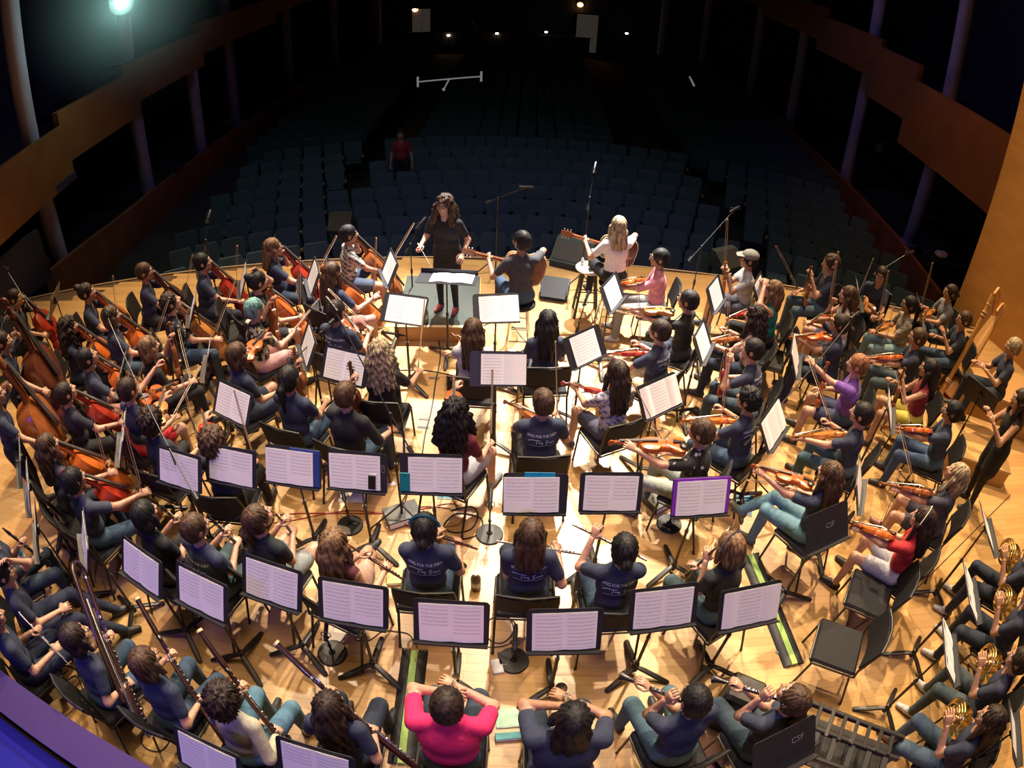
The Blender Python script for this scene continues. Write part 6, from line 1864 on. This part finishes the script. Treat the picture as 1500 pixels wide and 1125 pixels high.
mb = MB(); mb.sphere((0, 0, 0), 2.6, 24, 16)
LAB.append('thin haze added for the glow round the bright lamp')
link('haze', mb.mesh('haze', hz), None, Matrix.Translation(L0), 'thin haze added for the glow round the bright lamp', 'haze', None, 'stuff')

# ------------------------------------------------------------------ floor things
def wedge(px, py, rot, label, w_=.62, d_=.45, h_=.36):
    p = at(px, py, 0)
    g = link('monitor_speaker', None, None, heading((p.x, p.y, 0), rot), label, 'speaker'); LAB.append(label)
    mb = MB(); mb.hull([(s_ * w_ / 2, y, z) for s_ in (-1, 1) for y, z in ((-d_ / 2, 0), (d_ / 2, 0), (d_ / 2, h_), (d_ / 2 - .12, h_), (-d_ / 2, .10))]); link('cabinet', mb.mesh('cabinet', mat('speaker_cabinet', (.025, .045, .050), .7, noise=.2)), g)
    s0 = Vector((0, -.02 - .0, .24)); nn = Vector((0, -(h_ - .10), d_ - .12)).normalized()
    up_ = Vector((0, d_ - .12, h_ - .10)).normalized()
    c = Vector((0, (-d_ / 2 + d_ / 2 - .12) / 2, (h_ + .10) / 2))
    Mx = frame(c + nn * .004, up_, nn)
    mb = MB(); mb.box((0, 0, 0), (w_ * .9, .34, .008), M=Mx, bev=.003); link('grille', mb.mesh('grille', BLACK), g)
    for s_ in (-1, 1):
        mb = MB(); mb.box((s_ * w_ * .505, .02, .18), (.012, .12, .04), bev=.004); link('handle', mb.mesh('handle', BLACK), g)


wedge(838, 386, 20, 'wedge-shaped stage monitor left of the pale stool')
wedge(812, 432, 10, 'low dark box under the sunburst guitar', .40, .30, .22)
wedge(1064, 392, -30, 'wedge-shaped stage monitor at the right stage edge', .5, .4, .3)
wedge(500, 338, 0, 'small dark box behind the patterned shirt cellist', .4, .3, .3)

# cable ramps of black rubber with a lime stripe
LIME = mat('lime_strip', (.26, .42, .09), .6, noise=.12)
for lb, p0, p1 in (('black cable ramp with lime stripe at the bottom edge', (608, 955), (588, 1120)), ('black cable ramp with lime stripe right of the fold-out music', (1098, 815), (1163, 975))):
    a, b = at(*p0), at(*p1); L_ = (b - a).length; LAB.append(lb)
    g = link('cable_ramp', None, None, frame((a + b) / 2, b - a, (0, 0, 1)), lb, 'cable ramp')
    mb = MB()
    for s_ in (-1, 1): mb.hull([(s_ * x, y, z) for y in (-L_ / 2, L_ / 2) for x, z in ((.035, 0), (.11, 0), (.105, .008), (.06, .034), (.035, .034))])
    link('rubber_side', mb.mesh('rubber_side', RUBBER), g)
    mb = MB(); mb.box((0, 0, .018), (.060, L_, .034), bev=.003); link('lid', mb.mesh('lid', LIME), g)
    for s_ in (-1, 1):
        mb = MB()
        for x in (.045, .075, .1): mb.hull([(s_ * x + q, -L_ / 2 - dy, z) for q in (-.008, .008) for dy in (0, .02) for z in (0, .02)])
        link('tooth_row', mb.mesh('tooth_row', RUBBER), g)
# yellow tape strips on the left
YT = mat('yellow_tape', (.85, .85, .02), .5, noise=.05)
for i, (px_, py_, w_, l_) in enumerate(((77, 592, .20, .075), (81, 603, .16, .05), (84, 614, .14, .085))):
    p = at(px_, py_, .003); lb = 'yellow tape strip on the floor, %s of three' % ('top', 'middle', 'lowest')[i]; LAB.append(lb)
    mb = MB(); mb.box((0, 0, .0015), (w_, l_, .002)); o = link('tape_strip', mb.mesh('tape_strip', YT), None, Matrix.Translation((p.x, p.y, .001)) @ Matrix.Rotation(.15, 4, 'Z'), lb, 'tape')
GT = mat('grey_gaffer', (.16, .15, .14), .7, noise=.1)
for i, (px_, py_, r_) in enumerate(((636, 554, 0), (622, 614, 0), (620, 626, 0), (1144, 952, -30))):
    p = at(px_, py_, 0); lb = 'small dark tape piece over the cable, %s' % ('by the pale-shirted woman', 'left of the maroon top', 'second left of the maroon top', 'by the right cable ramp')[i]; LAB.append(lb)
    mb = MB(); mb.box((0, 0, .007), (.13, .03, .002)); mb.box((0, 0, .003), (.125, .028, .006)); link('tape_piece', mb.mesh('tape_piece', GT), None, Matrix.Translation((p.x, p.y, 0)) @ Matrix.Rotation(rad(-r_), 4, 'Z'), lb, 'tape')


def cable(pts, r, m, label, z=.006):
    LAB.append(label)
    P3 = [at(x, y, z) for x, y in pts]
    # smooth by Catmull-Rom
    out = []
    for i in range(len(P3) - 1):
        p0, p1, p2, p3 = P3[max(0, i - 1)], P3[i], P3[i + 1], P3[min(len(P3) - 1, i + 2)]
        for t in np.linspace(0, 1, 6)[:-1]:
            out.append(.5 * ((2 * p1) + (-p0 + p2) * t + (2 * p0 - 5 * p1 + 4 * p2 - p3) * t * t + (-p0 + 3 * p1 - 3 * p2 + p3) * t ** 3))
    out.append(P3[-1])
    mb = MB(); mb.tube(out, r, 6); link('cable', mb.mesh('cable', m), None, None, label, 'cable')


REDC = mat('red_cable', (.30, .03, .02), .5, noise=.1)
cable([(395, 755), (440, 752), (500, 752), (560, 752), (600, 748), (640, 742)], .006, REDC, 'red cable running behind the ponytailed oboist')
cable([(400, 766), (430, 762), (480, 752), (520, 748), (570, 752), (620, 742), (660, 745)], .005, REDC, 'second red cable crossing the first one')
cable([(640, 480), (645, 520), (638, 560), (632, 600), (622, 640), (616, 690)], .008, RUBBER, 'black taped cable down the bright floor')
cable([(530, 545), (600, 542), (640, 545), (700, 560), (760, 580)], .006, RUBBER, 'black cable across the bright floor under the music')
cable([(660, 748), (690, 742), (700, 755), (690, 775), (665, 780), (650, 770), (670, 752), (705, 760), (700, 782), (672, 790), (640, 782)], .008, RUBBER, 'black cable coil beside the teal-band flautist')
cable([(640, 740), (665, 738), (680, 750), (672, 768), (650, 772)], .004, REDC, 'thin red loop under the turquoise folder')
cable([(722, 900), (745, 905), (752, 925), (735, 942), (715, 935), (712, 912), (735, 902), (756, 915), (750, 940), (725, 948), (700, 944)], .005, RUBBER, 'thin cable coil left of the low round-based stand')
cable([(515, 912), (520, 935), (540, 938), (560, 925), (580, 925), (600, 930), (612, 950)], .005, RUBBER, 'cable under the stand behind the long blonde hair')
cable([(150, 850), (160, 880), (165, 905), (150, 930)], .004, RUBBER, 'thin cord near the contrabassoon')
cable([(60, 985), (90, 1000), (110, 990), (120, 1010), (100, 1025), (140, 1030), (180, 1050), (230, 1060), (290, 1075)], .007, RUBBER, 'tangled black cable along the loft wall')
cable([(40, 975), (80, 990), (100, 1015), (130, 1020), (150, 1045), (200, 1062), (260, 1090)], .006, RUBBER, 'second tangled cable along the loft wall')
cable([(90, 1010), (80, 990), (95, 975), (115, 985), (112, 1005), (92, 1010), (84, 996), (100, 982)], .006, RUBBER, 'round cable loop at the lower left')
cable([(210, 1075), (235, 1065), (250, 1080), (235, 1100), (212, 1095), (208, 1078), (230, 1068)], .006, RUBBER, 'round cable loop near the bottom edge')
cable([(1335, 870), (1380, 825), (1430, 775), (1480, 725)], .005, RUBBER, 'straight dark cord on the floor left of the horns')
cable([(1205, 960), (1240, 930), (1275, 905)], .005, RUBBER, 'thin dark cord beside the lower empty chair')
cable([(745, 590), (780, 575), (830, 560), (862, 570), (868, 590), (850, 602), (838, 590), (850, 575), (880, 575)], .005, RUBBER, 'looped cable on the brightest floor patch')
cable([(700, 480), (740, 470), (770, 500), (800, 520), (830, 530)], .005, RUBBER, 'cable between the podium and the black-haired woman')

# folders, books and boxes on the floor
def flat(px, py, w_, l_, rot, c, label, nm='folder', t=.008, cat=None, z=0, extra=None):
    p = at(px, py, z); LAB.append(label)
    g = link(nm, None, None, Matrix.Translation((p.x, p.y, z)) @ Matrix.Rotation(rad(rot), 4, 'Z'), label, cat or nm)
    m = mat('card_' + label[:14], c, .5, noise=.25, nscale=14)
    mb = MB(); mb.box((0, 0, t / 2), (w_, l_, t), bev=.002); link('cover', mb.mesh('cover', m), g)
    mb = MB(); mb.box((.003, -.003, t / 2), (w_ - .004, l_ + .002, t * .6)); link('pages', mb.mesh('pages', PAPER), g)
    if extra:
        mb = MB()
        for (x, y, a_, b_) in extra: mb.box((x, y, t + .0008), (a_, b_, .0012))
        link('printed_emblem', mb.mesh('printed_emblem', PAPER), g)
    return g


flat(659, 718, .24, .24, 3, (.03, .22, .30), 'teal folder on the floor below the lilac music')
flat(1088, 738, .23, .30, -18, (.02, .14, .30), 'blue booklet with white emblem right of the purple folder', 'booklet', extra=[(.03, .03, .03, .015), (.03, .0, .015, .03), (.05, .02, .02, .02), (-.04, .03, .07, .006)])
g = flat(750, 1052, .26, .16, 8, (.35, .62, .42), 'pale green patterned book beside the pink shirt', 'book', t=.02)
flat(752, 1080, .28, .06, 8, (.02, .26, .27), 'teal case edge under the pale green book', 'case', t=.05)
flat(518, 728, .30, .14, 5, (.7, .72, .72), 'white papers on the floor under the phone stand', 'paper', t=.005)
flat(575, 708, .06, .05, 30, (.8, .8, .8), 'small white paper scrap left of the teal phone case', 'paper', t=.002)
flat(508, 592, .30, .26, 5, (.50, .10, .05), 'red and cream bag lying beside the black dress', 'bag', t=.09)
flat(965, 735, .3, .24, 35, (.04, .045, .045), 'black case lying under the dotted shirt player', 'instrument case', t=.09)
flat(745, 520, .16, .12, 30, (.75, .72, .68), 'white box on the floor by the podium microphone', 'box', t=.05)
flat(590, 758, .34, .22, 28, (.05, .055, .055), 'dark open instrument case behind the teal hair band', 'instrument case', t=.09)
flat(580, 850, .16, .12, 10, (.42, .40, .12), 'round yellow tin under the teal-band flautist chair', 'tin', t=.04)
flat(738, 965, .09, .12, 14, (.02, .02, .022), 'black tuner lying left of the white one', 'tuner', t=.025)
flat(728, 977, .09, .13, 14, (.66, .68, .66), 'white electronic tuner beside the low round-based stand', 'tuner', t=.025, extra=None)
flat(945, 1098, .05, .26, 0, (.5, .03, .03), 'red bag under the short-haired clarinettist', 'bag', t=.05)

# empty chairs
for px_, py_, z_, hd_, lb in ((1278, 872, .46, -58, 'empty black chair under the red-shirted violinist'), (1232, 948, .46, -62, 'empty black chair, lower one near the horns'), (1128, 520, .5, -70, 'empty black chair behind the man resting on his knees'), (322, 418, .6, 70, 'empty black chair behind the dark-haired cellist'), (352, 470, .6, 70, 'empty black chair left of the teal-haired player'), (470, 440, .6, 75, 'empty black chair left of the podium violist'), (120, 770, .5, 30, 'empty black chair left of the jeans cellist')):
    p = at(px_, py_, z_); CHAIR.put(heading((p.x, p.y, 0), hd_), lb, 'padded stage chairs'); LAB.append(lb)

# percussion rack in the lower right, a low stack of black frames
p = at(1225, 1085, .55)
lb = 'black percussion rack with metal bars in the lower right'; LAB.append(lb)
g = link('percussion_rack', None, None, heading((p.x, p.y, 0), 30) @ Matrix.Rotation(rad(0), 4, 'Z'), lb, 'percussion rack')
for i in range(9):
    mb = MB(); mb.box((-.46 + i * .115, .10, .60), (.035, .30 - i * .015, .014), bev=.004); link('metal_bar', mb.mesh('metal_bar', CHROME if i % 2 else STEEL_BLK), g)
for y in (-.22, .02, .22):
    mb = MB(); mb.box((0, y, .57), (1.16, .04, .05), bev=.008); link('rail', mb.mesh('rail', STEEL_BLK), g)
for i in range(7):
    mb = MB(); mb.box((-.50 + i * .16, -.10, .565), (.055, .22, .03), bev=.006); link('cross_bar', mb.mesh('cross_bar', BLACK), g)
mb = MB(); mb.box((0, 0, .40), (1.10, .42, .02)); link('shelf', mb.mesh('shelf', BLACK), g)
for sx in (-1, 1):
    for sy in (-1, 1):
        mb = MB(); mb.tube([(sx * .54, sy * .20, .55), (sx * .56, sy * .24, 0)], .014, 7); link('leg', mb.mesh('leg', STEEL_BLK), g)
mb = MB(); mb.box((-.85, .10, .30), (.30, .26, .60), bev=.03); link('amplifier_box', mb.mesh('amplifier_box', BLACK), g)

# black gear on the floor in the lower left
p = at(150, 1000, .3)
lb = 'black equipment case with metal latches behind the bassoonists'; LAB.append(lb)
g = link('equipment_case', None, None, heading((p.x, p.y, 0), 40), lb, 'equipment case')
mb = MB(); mb.box((0, 0, .15), (.55, .34, .30), bev=.02); link('body', mb.mesh('body', BLACK), g)
mb = MB(); mb.box((0, 0, .325), (.55, .34, .05), bev=.02); link('lid', mb.mesh('lid', BLACK), g)
for s_ in (-1, 1):
    mb = MB(); mb.box((s_ * .17, -.172, .30), (.04, .012, .06), bev=.003); link('latch', mb.mesh('latch', CHROME), g)
mb = MB(); mb.tube([(-.08, -.18, .2), (-.07, -.21, .2), (.07, -.21, .2), (.08, -.18, .2)], .008, 6); link('handle', mb.mesh('handle', CHROME), g)

# harp and raised steps at the right
lb = 'gold and brown concert harp tilted at the right side'; LAB.append(lb)
hb = at(1372, 588, 0.0)
g = link('harp', None, None, heading((hb.x, hb.y, 0), 60), lb, 'harp')
HG = mat('harp_gilded_maple', (.55, .27, .07), .35, noise=.15, coat=.3)
mb = MB(); mb.tube([(0, 0, .06), (0, .05, .30), (0, .22, .8), (0, .42, 1.45), (0, .50, 1.70)], [.05, .04, .036, .040, .055], 12); link('column_post', mb.mesh('column_post', HG), g)
for z_, y_ in ((.34, .065), (.37, .075), (1.38, .40), (1.43, .415), (1.55, .455)):
    mb = MB(); mb.tube([(0, y_ - .004, z_), (0, y_ + .004, z_ + .02)], .052, 12); link('column_ring', mb.mesh('column_ring', MAPLE), g)
mb = MB(); mb.tube([(0, .50, 1.70), (0, .60, 1.76), (0, .72, 1.68), (0, .80, 1.48), (0, .90, 1.32), (0, 1.05, 1.28), (0, 1.18, 1.36), (0, 1.28, 1.38)], [.050, .060, .062, .056, .050, .050, .055, .04], 10, squash=(.6, 1)); link('neck', mb.mesh('neck', HG), g)
mb = MB(); mb.tube([(0, .12, .12), (0, .50, .50), (0, 1.0, 1.05), (0, 1.30, 1.38)], [.17, .14, .09, .05], 12, squash=(1.0, .55)); link('soundbox', mb.mesh('soundbox', HG), g)
mb = MB(); mb.box((0, .08, .05), (.34, .42, .10), bev=.03); link('base', mb.mesh('base', HG), g)
for i in range(24):
    t = i / 23
    top = Vector((0, .58 + .66 * t, 1.70 - .42 * min(1, t * 1.6) + .06 * max(0, t - .6))); bot = Vector((0, .30 + .96 * t, .34 + .98 * t))
    mb = MB(); mb.tube([bot, top], .0014, 4); link('string', mb.mesh('string', STRING), g)
STEPM = plank_mat('step_boards', (.44, .25, .09), (.58, .35, .14), .4)
for i, (px_, py_, z_, sx_, sy_, rot_) in enumerate(((1425, 640, .30, 1.15, .95, -22), (1468, 560, .55, 1.4, .9, -22))):
    p = at(px_, py_, z_); lb = ('low', 'higher')[i] + ' honey-coloured wooden riser by the right wall'; LAB.append(lb)
    mb = MB(); mb.box((0, 0, z_ / 2), (sx_, sy_, z_), bev=.006)
    g = link('riser', None, None, Matrix.Translation((p.x, p.y, 0)) @ Matrix.Rotation(rad(rot_), 4, 'Z'), lb, 'riser')
    link('box', mb.mesh('box', STEPM), g)
    mb = MB(); mb.box((0, -sy_ / 2 - .006, z_ - .02), (sx_ + .02, .02, .035), bev=.004); link('nosing', mb.mesh('nosing', MAPLE), g)

# lighting fixtures clamped along the galleries
for px_, py_, X_, lb in ((262, 245, -8.7, 'small dark spotlight with a glint on the left gallery ledge, lower one'), (330, 178, -8.9, 'small dark spotlight with a glint on the left gallery ledge, upper one'), (1170, 245, 8.8, 'small dark spotlight with a yellow glint on the right gallery ledge'), (1290, 216, 8.9, 'small dark spotlight below the right gallery front'), (62, 385, -8.8, 'dark spotlight behind the left wall bassists')):
    d = ray(px_, py_); k = X_ / d.x; p = Vector((X_, d.y * k, CH + d.z * k)); LAB.append(lb)
    g = link('spotlight_fixture', None, None, frame(p, Vector((0, 6, 2)) - p, (0, 0, 1)), lb, 'spotlight')
    mb = MB(); mb.lathe([(.001, -.2), (.09, -.18), (.10, .12), (.11, .16)], 16, M=AX); link('housing', mb.mesh('housing', BLACK), g)
    mb = MB(); mb.lathe([(.001, .13), (.085, .14), (.085, .15)], 16, M=AX); link('lens', mb.mesh('lens', CHROME), g)
    mb = MB(); mb.tube([(.12, 0, 0), (.12, 0, .16), (-.12, 0, .16), (-.12, 0, 0)], .012, 6); link('yoke', mb.mesh('yoke', STEEL_BLK), g)
    mb = MB(); e_ = Vector((-.45 if X_ < 0 else .45, 0, 0)); mb.tube([p, p + e_], .02, 6); link('bracket_arm', mb.mesh('bracket_arm', STEEL_BLK), g, g.matrix_basis.inverted())
d = ray(1376, 372); k = 9.3 / d.x; p = Vector((9.3, d.y * k, CH + d.z * k)); lb = 'pale cloth bundle lying on a dark box beyond the stage corner'; LAB.append(lb)
g = link('cloth_bundle', None, None, Matrix.Translation(p), lb, 'cloth')
for i, c_ in enumerate(((0, 0, 0), (.16, .05, -.02), (-.05, -.12, .02))):
    mb = MB(); mb.sphere(c_, (.14, .11, .08), 9, 6); link('fold', mb.mesh('fold', mat('pale_cloth', (.35, .33, .38), .8, noise=.2)), g)
lb = 'dark box under the pale cloth bundle'; LAB.append(lb)
g = link('storage_box', None, None, Matrix.Translation((p.x, p.y, 0)), lb, 'box')
h_ = p.z - .06 - AUDF
mb = MB(); mb.box((0, 0, AUDF + h_ / 2), (.6, .6, h_), bev=.02); link('carcass', mb.mesh('carcass', BLACK), g)
mb = MB(); mb.box((0, 0, AUDF + h_ - .02), (.64, .64, .05), bev=.015); link('lid', mb.mesh('lid', BLACK), g)

dup = [l for l in set(LAB) if LAB.count(l) > 1]
if dup: print('DUPLICATE LABELS', dup)
